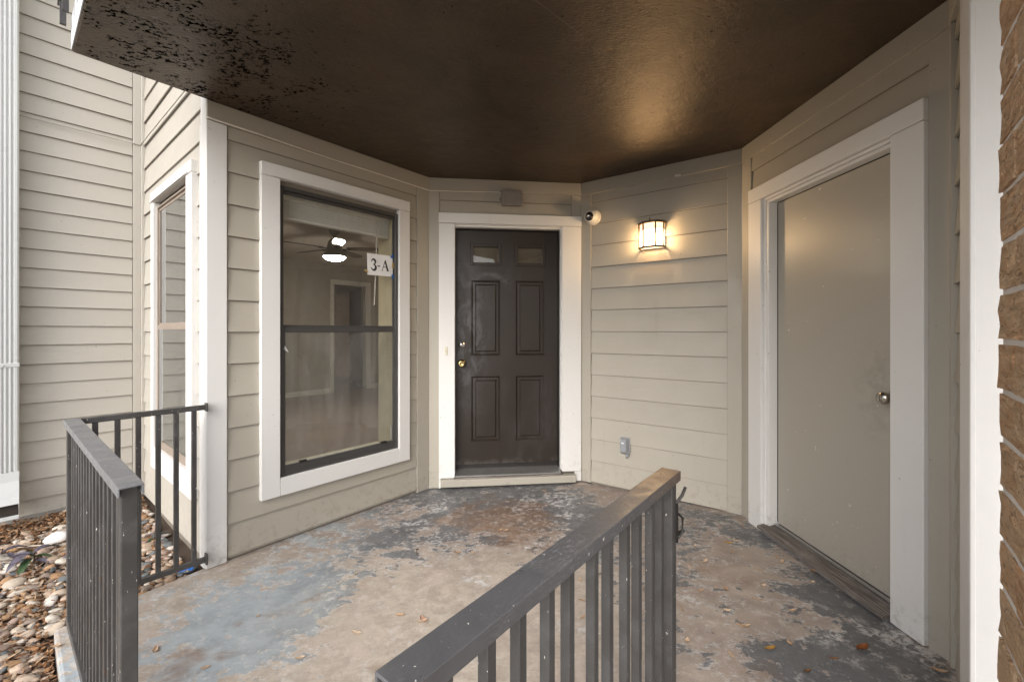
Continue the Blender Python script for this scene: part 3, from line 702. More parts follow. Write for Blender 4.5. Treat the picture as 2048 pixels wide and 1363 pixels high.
# --- storage wall (D-E)
angDE = math.atan2(-.99857, .05352)
w_sto = wall('storage_wall', D, angDE, 'greige wall at the right of the porch around the plain storage door')
core(w_sto, .0, 1.3263, -.15, 5.0, (.27, 1.10, .03, 2.125))
wbox(w_sto, 'corner_board', .0005, .099, -.03, .0, -.004, 2.424, board_m)
wbox(w_sto, 'corner_board', 1.247, 1.3263, -.03, .0, .02, 2.424, board_m)
wbox(w_sto, 'frieze_board', .002, 1.3263, -.03, .004, 2.426, 2.53, board_m)
siding(w_sto, .101, 1.246, 2.18, 2.425, -.008, .18)
fr2 = empty('door_frame', parent=w_sto)
wbox(fr2, 'casing', .101, .232, -.03, .020, -.002, 2.112, white_m, .003)
wbox(fr2, 'casing', 1.103, 1.246, -.03, .020, .03, 2.112, white_m, .003)
wbox(fr2, 'casing', .101, 1.246, -.03, .022, 2.114, 2.202, whiteh_m, .003)
MB().box(.234, .254, -.004, .03, .058, 2.113).box(.254, 1.102, -.004, .03, 2.096, 2.113).obj('brick_moulding', white_m, fr2, bevel=.004)
MB().box(.256, .276, .003, .13, .062, 2.094).box(1.084, 1.102, .003, .13, .062, 2.094).box(.276, 1.084, .003, .13, 2.076, 2.094).obj('jamb', white_m, fr2, bevel=.0025)
MB().add([(x, y, z) for x in (.238, 1.100) for y, z in ((-.048, .038), (-.048, .052), (-.030, .056), (.06, .074), (.12, .074), (.12, .038))],
         [(0,1,7,6),(1,2,8,7),(2,3,9,8),(3,4,10,9),(4,5,11,10),(5,0,6,11),(0,5,4,3,2,1),(6,7,8,9,10,11)]).obj('wood_sill', wood_m, fr2)
MB().box(.250, 1.098, -.030, .03, .0, .037).obj('sub_sill', simple('grey_sub_sill', (.17, .165, .16), .7, 0, .5, 40), fr2, bevel=.002)
MB().box(.276, 1.084, .035, .055, .074, .080).obj('metal_strip', alu_m, fr2)
dr = MB().box(.280, 1.080, .060, .100, .084, 2.072).obj('storage_door', door_g, w_sto, bevel=.002, label='flat greige storage door')
MB().lathe([(.0, .0), (.032, .0), (.033, .004), (.027, .010), (.014, .013), (.012, .030), (.020, .036), (.027, .046), (.0285, .056), (.024, .066), (.010, .070), (.0, .070)], 28,
           Matrix.Translation((1.046, .060, .981)) @ Matrix.Rotation(R(90), 4, 'X')).obj('handle', nickel_m, dr, smooth=True)
MB().box(.2765, .2795, .058, .070, .09, 2.07).box(.28, 1.08, .058, .070, 2.0725, 2.0755).obj('door_gap', black_m, fr2)

# --- return wall right of the storage wall, with white corner post
angEF = angAB + math.pi
w_ret = wall('return_wall', E, angEF, 'narrow lap siding return between the storage wall and the white post')
core(w_ret, .0, .50, -.15, 5.0)
siding(w_ret, .034, .30, .03, 2.425, .008, .18, proud=-.004)
wbox(w_ret, 'corner_board', .004, .032, -.03, .002, .02, 2.424, board_m)
wbox(w_ret, 'frieze_board', .004, .50, -.03, .004, 2.426, 2.53, board_m)
MB().box(.352, .505, -.017, .16, .02, 2.425).obj('corner_post', white_m, w_ret, bevel=.003, segs=2, label='white corner post beside the brick pier')
MB().box(.500, .5095, -.0165, -.004, .02, 2.425).obj('caulk_bead', white_m, w_ret, bevel=.002)

# --- side wall (K-A) with the narrow window
angS = math.atan2(-.6353, .7722); LS = math.dist(K, A)
w_side = wall('side_wall', K, angS, 'pale lap siding wall with the narrow side window, turning off the white post')
q = 2.0 - LS          # my measurements run from 2 m before A
core(w_side, .0, LS-.03, -.15, 6.0, (.885-q, 1.665-q, .47, 2.14), o1=-.030)
siding(w_side, .035, LS-.115, .012, 6.0, .008, .18, (.84-q, 1.72-q, .36, 2.20), side_m, proud=-.003)
wbox(w_side, 'corner_board', .0, .034, -.03, .004, -.02, 6.0, side_m)
wbox(w_side, 'corner_board', LS-.113, LS-.014, -.025, .001, -.03, 6.0, white_m, .003)
sw = window_unit(w_side, .868-q, 1.682-q, .455, 2.155, .802-q, 1.790-q, .31, 2.258, 1.318, glass_side_m, glass_side_m, .016, simple('tan_window_frame', (.30, .245, .20), .5), dk=.3)
sw['label'] = 'narrow side window reflecting the siding'

# --- far left wall
angL = math.atan2(.7515, .6597)
L0 = (K[0]-2.2*.6597, K[1]-2.2*.7515)
w_left = wall('left_wall', L0, angL, 'tall pale lap siding wall at the far left, behind the downspout')
core(w_left, -.6, 2.2, .0, 6.0, o1=-.03)
siding(w_left, -.6, 2.148, .022, 6.0, 1.1780-9*.1317+.0, .1317, None, side_m, proud=-.006)
wbox(w_left, 'corner_board', 2.150, 2.196, -.03, .002, -.02, 6.0, side_m)
MB().box(-.6, 2.2, .018, .14, -.25, .020).obj('foundation', conc_m, w_left)

# ------------------------------------------------------------------ balcony above (soffit)
def balcony():
    t = empty('balcony', (0, 0, CEIL), 0, 'dark brown balcony slab overhead forming the porch ceiling', 'balcony')
    P1 = (-1.978, 1.919); fd = (.765, -.644)
    poly = [P1, (P1[0]+fd[0]*5.2, P1[1]+fd[1]*5.2), (2.7, -1.2), (2.7, 3.2), (1.9, 4.4), (-.05, 4.262)]
    MB().zprism(poly, .0005, .150).obj('slab', [soffit_m], t, bevel=.006)
    # rendered edge strip
    edge_m = paint('pale_concrete_edge', (.58, .60, .63), .8, .35, (.12, .12, .13), .6, (1, 1, 1), 0, 1.0)
    for a, b in ((poly[0], poly[1]), (poly[5], poly[0])):
        L_ = math.dist(a, b); an = math.atan2(b[1]-a[1], b[0]-a[0])
        if b is poly[0]: 
            ln = .44; o = MB().box(L_-ln, L_+.001, -.0025, .004, .008, .148).obj('slab_edge', edge_m, t)
        else: o = MB().box(-.0, L_, -.0035, .004, .008, .148).obj('slab_edge', edge_m, t)
        o.location = (a[0], a[1], 0); o.rotation_euler = (0, 0, an)
    g = empty('balcony_railing', parent=t); an = math.atan2(fd[1], fd[0]); g.location = (P1[0], P1[1], 0); g.rotation_euler = (0, 0, an)
    MB().box(-.03, 5.0, -.045, -.015, .20, .225).obj('bottom_rail', rail_m, g)
    MB().box(-.03, 5.0, -.055, -.005, 1.05, 1.08).obj('top_rail', rail_m, g)
    bar = MB().box(-.010, .010, -.040, -.020, .10, 1.05).mesh('baluster', rail_m)
    for i in range(40): link_mesh('baluster', bar, g, (.02+.12*i, 0, 0))
balcony()

# ------------------------------------------------------------------ apartment seen through the window
room = empty('room', (A[0], A[1], 0), angAB); tag(room, kind='structure')
DP = 5.05
MB().box(.136, .146, .14, .31, .1, 2.54).box(.136, .146, 1.15, 1.70, .1, 2.54).box(.136, .146, .31, 1.15, .1, .46).box(.136, .146, .31, 1.15, 2.16, 2.54).obj('wall', room_m, room)
fl_poly = [(.1, .13), (1.5, .13), (1.62, .05), (2.40, -.76), (5.2, -.76), (5.2, DP+.0), (5.2, 7.0), (.1, 7.0)]
MB().zprism(fl_poly, .06, .10).obj('floor', tile_m, room)
MB().zprism(fl_poly, 2.54, 2.60).obj('ceiling', roomc_m, room)
MB().box(.115, .125, 1.62, 7.0, .1, 2.54).box(5.2, 5.26, -.8, 7.0, .1, 2.54).box(2.46, 5.2, -.82, -.77, .1, 2.54).obj('wall', room_m, room)
MB().box(.1, 3.39, DP, DP+.11, .1, 2.54).box(4.06, 5.2, DP, DP+.11, .1, 2.54).box(3.39, 4.06, DP, DP+.11, 2.16, 2.54).obj('wall', room_m, room)
MB().box(.1, 5.2, 6.95, 7.0, .1, 2.54).obj('wall', hall_m, room)
MB().box(.1, .105, DP+.11, 6.95, .1, 2.54).box(3.0, 3.05, DP+.11, 6.95, .1, 2.54).obj('wall', hall_m, room)
MB().box(3.315, 3.39, DP-.015, DP, .1, 2.16).box(4.06, 4.17, DP-.015, DP, .1, 2.16).box(3.315, 4.17, DP-.015, DP, 2.162, 2.25).obj('door_casing', itrim_m, room)
MB().box(.1, 3.31, DP-.012, DP, .1, .19).box(4.175, 5.2, DP-.012, DP, .1, .19).box(3.05, 5.2, 6.935, 6.95, .1, .19).obj('baseboard', itrim_m, room)
idr = MB().box(0, .64, -.018, .018, .11, 2.13).obj('interior_door', idoor_m, room, bevel=.003); idr.location = (4.04, 5.14, 0); idr.rotation_euler = (0, 0, R(81))
MB().lathe([(0, .018), (.026, .018), (.012, .03), (.026, .06), (.0, .07)], 16, Matrix.Translation((.58, 0, 1.0)) @ Matrix.Rotation(R(-90), 4, 'X')).obj('handle', black_m, idr, smooth=True)
MB().lathe([(0, .018), (.026, .018), (.012, .03), (.026, .06), (.0, .07)], 16, Matrix.Translation((.58, 0, 1.0)) @ Matrix.Rotation(R(90), 4, 'X')).obj('handle', black_m, idr, smooth=True)

def ceiling_fan():
    fx = A[0] + 1.99*TAB[0] - 2.39*NAB[0]; fy = A[1] + 1.99*TAB[1] - 2.39*NAB[1]
    t = empty('ceiling_fan', (fx, fy, 2.54), 0, 'lit ceiling fan with dark blades hanging in the room behind the window', 'ceiling fan')
    chrome = simple('nickel_fan_body', (.30, .31, .27), .42, .6)
    MB().lathe([(0, 0), (.065, 0), (.062, -.03), (.04, -.06), (.018, -.07), (.018, -.11), (.0, -.11)], 24).obj('canopy', chrome, t, smooth=True)
    MB().lathe([(.0, -.11), (.045, -.115), (.075, -.15), (.085, -.20), (.10, -.26), (.135, -.315), (.138, -.335), (.0, -.335)], 28).obj('motor_housing', chrome, t, smooth=True)
    MB().lathe([(.130, -.336), (.128, -.348), (.10, -.368), (.05, -.382), (.0, -.386)], 28).obj('light_bowl', fanglass_m, t, smooth=True)
    pts = [(.15, -.045), (.35, -.062), (.58, -.066), (.65, -.045), (.665, 0), (.65, .045), (.58, .066), (.35, .062), (.15, .045)]
    bl = MB().zprism(pts, lambda x, y: -.235 - .14*y, lambda x, y: -.229 - .14*y).box(.06, .2, -.015, .015, -.246, -.238).mesh('blade', blade_m)
    for k in range(5): link_mesh('blade', bl, t, (0, 0, 0), (0, 0, R(10+72*k)))
ceiling_fan()

# blind raised to the top of the window, on the room side
def blind():
    t = empty('window_blind', (A[0], A[1], 0), angAB, 'white slatted blind drawn up to the top of the large window', 'blind')
    MB().box(.39, 1.21, .084, .13, 2.105, 2.152).obj('headrail', blind_m, t, bevel=.002)
    sl = MB().box(.40, 1.205, -.022, .022, -.0015, .0015).mesh('slat', blind_m)
    for i in range(24): link_mesh('slat', sl, t, (random.uniform(-.002, .002), .110+random.uniform(-.002, .002), 2.101-.0041*i), (R(random.uniform(-3, 3)), 0, 0))
    MB().box(.398, 1.208, .088, .136, 1.988, 2.006).obj('bottom_rail', blind_m, t, bevel=.003)
    MB().tube([(1.098, .082, 2.11), (1.092, .080, 1.8), (1.075, .080, 1.47)], .0045, 6).obj('wand', plastic_w, t)
    for s in (.46, .80, 1.13): MB().tube([(s, .084, 2.12), (s+.001, .083, 1.99)], .0012, 4).obj('cord', plastic_w, t)
    MB().tube([(.425, .084, 2.10), (.424, .083, 1.35)], .0012, 4).obj('cord', plastic_w, t)
blind()

# paper sign with serif glyphs
def serif_sign():
    t = empty('paper_sign', (A[0], A[1], 0), angAB, 'white paper sign reading 3-A taped inside the upper window pane', 'sign')
    g = empty('sheet_mount', parent=t); bpy.data.objects.remove(g)
    cx_, cz_ = 1.092, 1.764; tilt = R(1.5)
    def P(x, z): 
        x2 = x*math.cos(tilt)-z*math.sin(tilt); z2 = x*math.sin(tilt)+z*math.cos(tilt); return (cx_+x2, cz_+z2)
    W_, H_ = .111, .078
    Y = .022
    MB().prism([P(-W_, -H_), P(W_-.006, -H_), P(W_-.006, H_), P(-W_, H_)], Y, Y+.0006).obj('sheet', paper_m, t)
    def ring(outer, y=Y-.0008):
        mb = MB(); mb.add([(P(x, z)[0], y, P(x, z)[1]) for x, z in outer], [tuple(range(len(outer)))]); return mb
    def stroke(path, name):                                  # path: list of (x, z, half width)
        mb = MB(); L_, Rr = [], []
        for i, (x, z, w) in enumerate(path):
            a = path[max(i-1, 0)]; b = path[min(i+1, len(path)-1)]; dx, dz = b[0]-a[0], b[1]-a[1]; d = math.hypot(dx, dz) or 1
            L_.append((x-dz/d*w, z+dx/d*w)); Rr.append((x+dz/d*w, z-dx/d*w))
        for i in range(len(path)-1):
            q4 = [L_[i], L_[i+1], Rr[i+1], Rr[i]]; mb.add([(P(*p)[0], Y-.0008, P(*p)[1]) for p in q4], [(0, 1, 2, 3)])
        return mb
    hgt = .041
    th_ = MB()
    def add(mb): th_.add(mb.v, mb.f)
    # numeral 3
    ox = -.060; up = []
    for k in range(15):
        a = R(165 - k*255/14); r = .0155; up.append((ox+r*math.cos(a)*1.0, .021+r*1.12*math.sin(a), .0022+.0058*max(0, math.sin(R(min(180, max(0, k*13)))))))
    lo_ = []
    for k in range(17):
        a = R(95 - k*270/16); r = .0185; lo_.append((ox+r*math.cos(a)*1.0, -.0205+r*1.08*math.sin(a), .0023+.0066*max(0, math.sin(R(min(180, k*12))))))
    add(stroke(up, '')); add(stroke(lo_, ''))
    for bx, bz in ((ox-.016, .0245), (ox-.0185, -.028)):
        add(ring([(bx+.0045*math.cos(R(30*k)), bz+.0045*math.sin(R(30*k))) for k in range(12)]))
    glyph3 = th_; glyph3.obj('numeral', ink_m, t)
    MB().add([(P(x, z)[0], Y-.0008, P(x, z)[1]) for x, z in ((-.028, -.012), (-.005, -.012), (-.005, -.004), (-.028, -.004))], [(0, 1, 2, 3)]).obj('hyphen', ink_m, t)
    th_ = MB(); ax = .040
    add(ring([(ax-.031, -.039), (ax-.0265, -.039), (ax+.001, .030), (ax-.003, .040)]))
    add(ring([(ax+.0115, -.039), (ax+.0285, -.039), (ax+.004, .041), (ax-.003, .041), (ax-.006, .030)], Y-.0009))
    add(ring([(ax-.019, -.014), (ax+.010, -.014), (ax+.009, -.009), (ax-.017, -.009)], Y-.001))
    add(ring([(ax-.035, -.041), (ax-.019, -.041), (ax-.019, -.0385), (ax-.035, -.0385)], Y-.0011))
    add(ring([(ax+.008, -.041), (ax+.032, -.041), (ax+.032, -.0385), (ax+.008, -.0385)], Y-.0011))
    th_.obj('letter', ink_m, t)
    for nm, pts, mt, lb in (('tape', [(.085, .07), (.106, .095), (.119, .080), (.098, .058)], bluet_m, 'blue tape at the top corner'), ('tape', [(.088, -.068), (.104, -.098), (.119, -.088), (.104, -.058)], bluet_m, 'blue tape at the bottom corner'),
                        ('tape', [(.096, -.012), (.120, -.016), (.120, .032), (.100, .028)], goldt_m, 'amber tape at the right edge'), ('tape', [(-.138, -.052), (-.106, -.064), (-.108, -.052), (-.132, -.040)], goldt_m, 'amber tape at the left edge')):
        MB().prism([P(*p) for p in pts], Y-.0016, Y-.0012).obj(nm, mt, t, label=lb)
serif_sign()

# ------------------------------------------------------------------ lantern on the lamp wall
def lantern():
    t = empty('wall_lantern', (C_[0], C_[1], 0), angCD, 'lit bronze faceted wall lantern with cream glass right of the entry door', 'wall lamp')
    c = .610; zb, zt = 1.912, 2.088
    pl = [(-.092, .0), (-.092, .050), (-.046, .098), (.046, .098), (.092, .050), (.092, .0)]
    P = [(c+a, -b) for a, b in pl]
    MB().box(c-.085, c+.085, -.008, -.001, zb-.004, zt+.02).obj('back_plate', bronze_m, t, bevel=.002)
    def ring(k, z0, z1, name, extra=0):
        o = [(c+a*k, -(b*k if b else 0)) for a, b in pl]
        i = [(c+a*(k-.14), -(b*(k-.14) if b else 0)) for a, b in pl]
        mb = MB()
        for n_ in range(5): mb.zprism([o[n_], o[n_+1], i[n_+1], i[n_]], z0, z1)
        return mb.obj(name, bronze_m, t)
    ring(1.07, zb-.008, zb+.004, 'bottom_frame'); ring(1.09, zt, zt+.006, 'top_frame')
    cap = [(c+a*1.12, -(b*1.12 if b else 0)) for a, b in pl]; cap2 = [(c+a*.45, -(b*.35 if b else 0)) for a, b in pl]
    n_ = len(cap); vs = [(x, y, zt+.007) for x, y in cap] + [(x, y, zt+.013) for x, y in cap] + [(x, y, zt+.036) for x, y in cap2]
    fs = [tuple(reversed(range(n_))), tuple(range(2*n_, 3*n_))]
    for r_ in range(2): fs += [(r_*n_+i, r_*n_+(i+1) % n_, (r_+1)*n_+(i+1) % n_, (r_+1)*n_+i) for i in range(n_)]
    MB().add(vs, fs).obj('cap', bronze_m, t)
    MB().lathe([(0, 0), (.005, 0), (.006, .006), (.003, .010), (.005, .016), (.0, .020)], 10, Matrix.Translation((c-.015, -.035, zt+.034))).obj('finial', bronze_m, t, smooth=True)
    for x, y in P[1:5]: MB().tube([(x, y, zb), (x, y, zt)], .0066, 4).obj('bar', bronze_m, t)
    for i in range(5):
        a, b = Vector((*P[i], 0)), Vector((*P[i+1], 0)); mid = Vector((c, -.02, 0)); ins = lambda p: p+(mid-p)*.05
        a, b = ins(a), ins(b)
        for z0, z1, mt, lb in ((zb+.003, zt-.042, pane_hot, None), (zt-.040, zt, pane_top, None)):
            MB().add([(a.x, a.y, z0), (b.x, b.y, z0), (b.x, b.y, z1), (a.x, a.y, z1)], [(0, 1, 2, 3)]).obj('glass_pane', mt, t)
        m1, m2 = Vector((*P[i], zt-.041)), Vector((*P[i+1], zt-.041))
        MB().tube([m1, m2], .0018, 4).obj('cross_bar', bronze_m, t)
    MB().zprism([(c+a*.86, -(b*.86 if b else .009)) for a, b in pl], zb-.004, zb-.001).obj('bottom_glass', pane_bot, t)
    ld = bpy.data.lights.new('lantern_bulb', 'POINT'); ld.energy = 28; ld.color = (1, .70, .40); ld.shadow_soft_size = .055
    lo = bpy.data.objects.new('lantern_bulb', ld); COL.objects.link(lo); lo.parent = t; lo.location = (c, -.045, 1.99)
lantern()

# security camera
def seccam():
    n_ = Vector((-.57566, -.81769, 0)); tt = Vector((.81769, -.57566, 0))
    base = Vector((C_[0], C_[1], 0)) + tt*.118 + Vector((0, 0, 2.222))
    t = empty('security_camera', base, angCD, 'white dome security camera at the corner above the right side of the door casing', 'security camera')
    MB().lathe([(.0, .0), (.056, .0), (.058, .012), (.052, .020), (.0, .020)], 28, Matrix.Rotation(R(90), 4, 'X')).obj('base_ring', plastic_w, t, smooth=True)
    q_ = Vector((-.05, -.97, -.14)).normalized().to_track_quat('Z', 'Y').to_matrix().to_4x4()
    M = Matrix.Translation((0, -.034, 0)) @ q_
    prof = [(.052*math.sin(R(a)), .052*math.cos(R(a))) for a in range(180, 38, -10)] + [(.0335, .041), (.0325, .0385), (.0, .0385)]
    MB().lathe(prof, 32, M).obj('housing', plastic_w, t, smooth=True)
    MB().lathe([(.031*math.cos(R(a)), .0365+.026*math.sin(R(a))) for a in range(0, 91, 10)], 28, M).obj('dome', camglass_m, t, smooth=True)
    MB().lathe([(.012, .064), (.008, .0655), (.0, .0655)], 16, M).obj('lens', nickel_m, t, smooth=True)
    t.scale = (1.16, 1.16, 1.16)
    for a in (20, 140, 260): MB().lathe([(.0028, .0), (.0028, .002), (.0, .002)], 8, M @ Matrix.Translation((.043*math.cos(R(a)), .043*math.sin(R(a)), .029))).obj('screw', black_m, t)
seccam()

def outlet():
    t = empty('outdoor_outlet', (C_[0], C_[1], 0), angCD, 'grey weatherproof outlet cover low on the lamp wall', 'outlet cover')
    MB().box(.352, .428, -.012, .002, .300, .430).obj('back_box', outlet_m, t, bevel=.006, segs=2)
    mb = MB(); o = [(.354, .296), (.422, .296), (.422, .428), (.354, .428)]; i = [(.364, .318), (.412, .318), (.412, .418), (.364, .418)]
    mb.add([(x, -.013, z) for x, z in o]+[(x, -.050, z) for x, z in i], [(0,1,5,4),(1,2,6,5),(2,3,7,6),(3,0,4,7),(4,5,6,7),(0,3,2,1)]).obj('lid', outlet_m, t, bevel=.008, segs=3)
    MB().box(.376, .394, -.0515, -.050, .385, .395).obj('label_plate', paper_m, t)
    MB().box(.398, .424, -.030, -.008, .278, .300).obj('clasp', outlet_m, t, bevel=.004)
    MB().tube([(.402, -.02, .280), (.406, -.024, .272), (.412, -.02, .274)], .004, 6).obj('cord_port', black_m, t)
outlet()
def jbox():
    t = empty('junction_box', (B[0], B[1], 0), angBC, 'flat grey junction box above the entry door', 'junction box')
    MB().box(.598, .756, -.036, .006, 2.318, 2.430).obj('body', boxg_m, t, bevel=.004, segs=2)
    MB().box(.592, .762, -.046, -.036, 2.313, 2.435).obj('cover', boxg_m, t, bevel=.003, segs=2)
    MB().prism([(.596, 2.350), (.575, 2.372), (.596, 2.392)], -.006, -.001).obj('ear', boxg_m, t); MB().prism([(.758, 2.35), (.776, 2.372), (.758, 2.392)], -.006, -.001).obj('ear', boxg_m, t)
jbox()

def wire(name, pts, r, mat, label, clips=True):
    mb = MB(); P3 = []
    for i in range(len(pts)-1):
        a, b = Vector(pts[i]), Vector(pts[i+1]); n_ = max(2, int((b-a).length/.14))
        for k in range(n_):
            p = a.lerp(b, k/n_); 
            if k: p += Vector((0, 0, random.uniform(-.0016, .0016)))
            P3.append(p)
    P3.append(Vector(pts[-1])); t = mb.tube(P3, r, 6).obj(name, mat, smooth=True); tag(t, label, 'cable')
    return t
def wp(o, n_, t_, s, off, z): return (o[0]+t_[0]*s+n_[0]*off, o[1]+t_[1]*s+n_[1]*off, z)
nBC = (.11179, -.99373); tBC = (.99373, .11179)
wire('cable', [wp(A, NAB, TAB, -.006, .020, 2.4265), wp(A, NAB, TAB, .10, .020, 2.4255), wp(A, NAB, TAB, .80, .0055, 2.4225), wp(A, NAB, TAB, 1.515, .006, 2.4225), wp(B, nBC, tBC, .02, .006, 2.4225), wp(B, nBC, tBC, .575, .006, 2.428), wp(B, nBC, tBC, .598, .012, 2.412)],
       .0042, cable_m, 'thin pale cable run along the top board from the white post to the junction box')
nS = (-.6353, -.7722); tS = (.7722, -.6353); tL = (.6597, .7515); nL = (.7515, -.6597)
wire('cable', [wp(L0, nL, tL, -.5, .006, 2.722), wp(L0, nL, tL, 2.19, .006, 2.722), wp(K, nS, tS, .012, .008, 2.722), wp(K, nS, tS, LS-.12, .004, 2.716)], .0034, cable2_m, 'thin greige cable crossing the far left wall and the side wall under the balcony')
for s, off in ((.33, .016), (.62, .012), (.98, .010), (1.28, .010)):
    pass
# small white bracket under the soffit board
b_ = MB().box(.775, .815, -.018, -.004, 2.424, 2.436).obj('cable_clip', plastic_w, bevel=.003); b_.location = (C_[0], C_[1], 0); b_.rotation_euler = (0, 0, angCD); tag(b_, 'tiny white clip under the top board of the lamp wall', 'clip')

# ------------------------------------------------------------------ downspout
def downspout():
    s1 = 1.575; s0 = s1-.150
    t = empty('downspout', (L0[0], L0[1], 0), angL, 'large white fluted metal downspout at the left edge', 'downspout')
    d0, d1 = -.018, -.100
    prof = []                                                     # plan outline with flutes on front
    nfl = 6; w_ = (s1-s0)
    front = [(s0+.008, d1)]
    for k in range(nfl):
        a = s0+.014+(w_-.028)*k/nfl; b = s0+.014+(w_-.028)*(k+1)/nfl; m_ = (b-a)
        front += [(a, d1), (a+m_*.22, d1+.006), (a+m_*.5, d1+.006), (a+m_*.72, d1)]
    front += [(s1-.008, d1), (s1, d1+.008)]
    outl = [(s0, d0), (s0, d1+.008)] + front + [(s1, d0)]
    outl = outl[::1]
    MB().zprism(outl, 1.058, 6.0).obj('upper_pipe', down_m, t)
    MB().zprism([(c+(x-c)*1.0, y) for x, y in outl for c in (1,)], .36, 1.045).obj('lower_pipe', down_m, t)
    MB().box(s0-.003, s1+.003, d1-.003, d0, 1.040, 1.068).obj('strap', down_m, t, bevel=.003)
    MB().lathe([(.006, 0), (.005, .003), (0, .004)], 10, Matrix.Translation((s0+w_*.55, d1-.003, 1.054)) @ Matrix.Rotation(R(90), 4, 'X')).obj('rivet', down_m, t)
    # shoe at the foot, kicking outwards with an open mouth
    yz = [(.36, d1), (.30, d1-.010), (.165, d1-.070)]; bk = [(.36, d0), (.18, d0), (.078, d1-.055)]
    for dx, nm in ((0, 'shoe'),):
        mb = MB()
        F = [(z, y) for z, y in yz]; Bk = [(z, y) for z, y in bk]
        vs = [(s0, y, z) for z, y in F]+[(s1, y, z) for z, y in F]+[(s0, y, z) for z, y in Bk]+[(s1, y, z) for z, y in Bk]
        fs = [(0, 3, 4, 1), (1, 4, 5, 2), (6, 7, 10, 9), (7, 8, 11, 10), (0, 1, 7, 6), (1, 2, 8, 7), (3, 9, 10, 4), (4, 10, 11, 5)]
        o = mb.add(vs, fs).obj(nm, down_m, t)
        md = o.modifiers.new('thickness', 'SOLIDIFY'); md.thickness = .003; md.offset = -1
    mouth_shade_m = simple('mouth_shade', (.035, .028, .022), .9, 0, 1, 60)
    MB().box(s0+.003, s1-.003, d1-.045, d1-.040, .080, .20).obj('inner_shade_sheet', mouth_shade_m, t)  # dark sheet painting the shade inside the open mouth
    MB().box(s0, s1, d1-.068, d1-.040, .068, .078).obj('lower_lip', down_m, t, bevel=.002)
downspout()

# ------------------------------------------------------------------ railings
RZ = .888
def cap_channel(L_, w=.052, h=.026, th=.005):
    p = [(-w/2, 0), (w/2, 0), (w/2, -h), (w/2-th, -h), (w/2-th, -th), (-w/2+th, -th), (-w/2+th, -h), (-w/2, -h)]
    vs = [(0, y, z) for y, z in p]+[(L_, y, z) for y, z in p]; n_ = 8
    return MB().add(vs, [(i, (i+1) % n_, (i+1) % n_+n_, i+n_) for i in range(n_)] + [(0,7,6,5,4,3,2,1)][:0] + [(0,1,4,5),(0,5,6,7),(1,2,3,4)][:3] + [(8,13,12,9),(8,15,14,13),(9,12,11,10)])
def rail_left():
    p0 = (-1.952, 1.892); an = math.atan2(-.635, .7725); L1 = 1.262
    t = empty('porch_railing', (p0[0], p0[1], 0), an, 'dark grey metal railing at the left front of the porch, joined to the white post', 'railing')
    zf = -.012
    cap_channel(L1+.035).obj('handrail', cap_m, t, bevel=.0025, segs=2, loc=(-.015, 0, RZ), label='worn flat handrail of the front section')
    MB().box(0, L1, -.019, .019, zf+.004, zf+.036).obj('bottom_rail', rail_m, t, bevel=.002)
    for x in (.019, L1-.019): MB().box(x-.0175, x+.0175, -.0175, .0175, zf-.01, RZ-.006).obj('post', rail_m, t, bevel=.003, segs=2)
    bar = MB().box(-.0098, .0098, -.0098, .0098, zf+.036, RZ-.005).mesh('baluster', rail_m, .0015)
    n_ = 15
    for i in range(n_): link_mesh('baluster', bar, t, (.038+(L1-.076)*(i+1)/(n_+1), 0, 0), (0, 0, R(random.uniform(-1.5, 1.5))))
    # short return section to the white post (parallel to the window wall)
    a2 = math.atan2(.7588, .6513) - an; g = empty('return_section', parent=t)
    q0 = (-1.945, 1.925); dx, dy = q0[0]-p0[0], q0[1]-p0[1]
    g.location = (dx*math.cos(-an)-dy*math.sin(-an), dx*math.sin(-an)+dy*math.cos(-an), 0); g.rotation_euler = (0, 0, a2)
    L2 = .472
    MB().box(.0, L2, -.0125, .0125, RZ-.030, RZ-.004).obj('handrail', rail_m, g, bevel=.002)
    MB().box(.0, L2, -.0125, .0125, .045, .070).obj('bottom_rail', rail_m, g, bevel=.002)
    for z0, z1 in ((RZ-.04, RZ+.006), (.030, .088)): MB().box(L2-.004, L2+.006, -.019, .019, z0, z1).obj('wall_bracket', rail_m, g, bevel=.003)
    bar2 = MB().box(-.0102, .0102, -.0102, .0102, .070, RZ-.030).mesh('baluster', rail_m, .0015)
    for s in (.046, .122, .197, .272, .344, .419): link_mesh('baluster', bar2, g, (s, 0, 0))
rail_left()
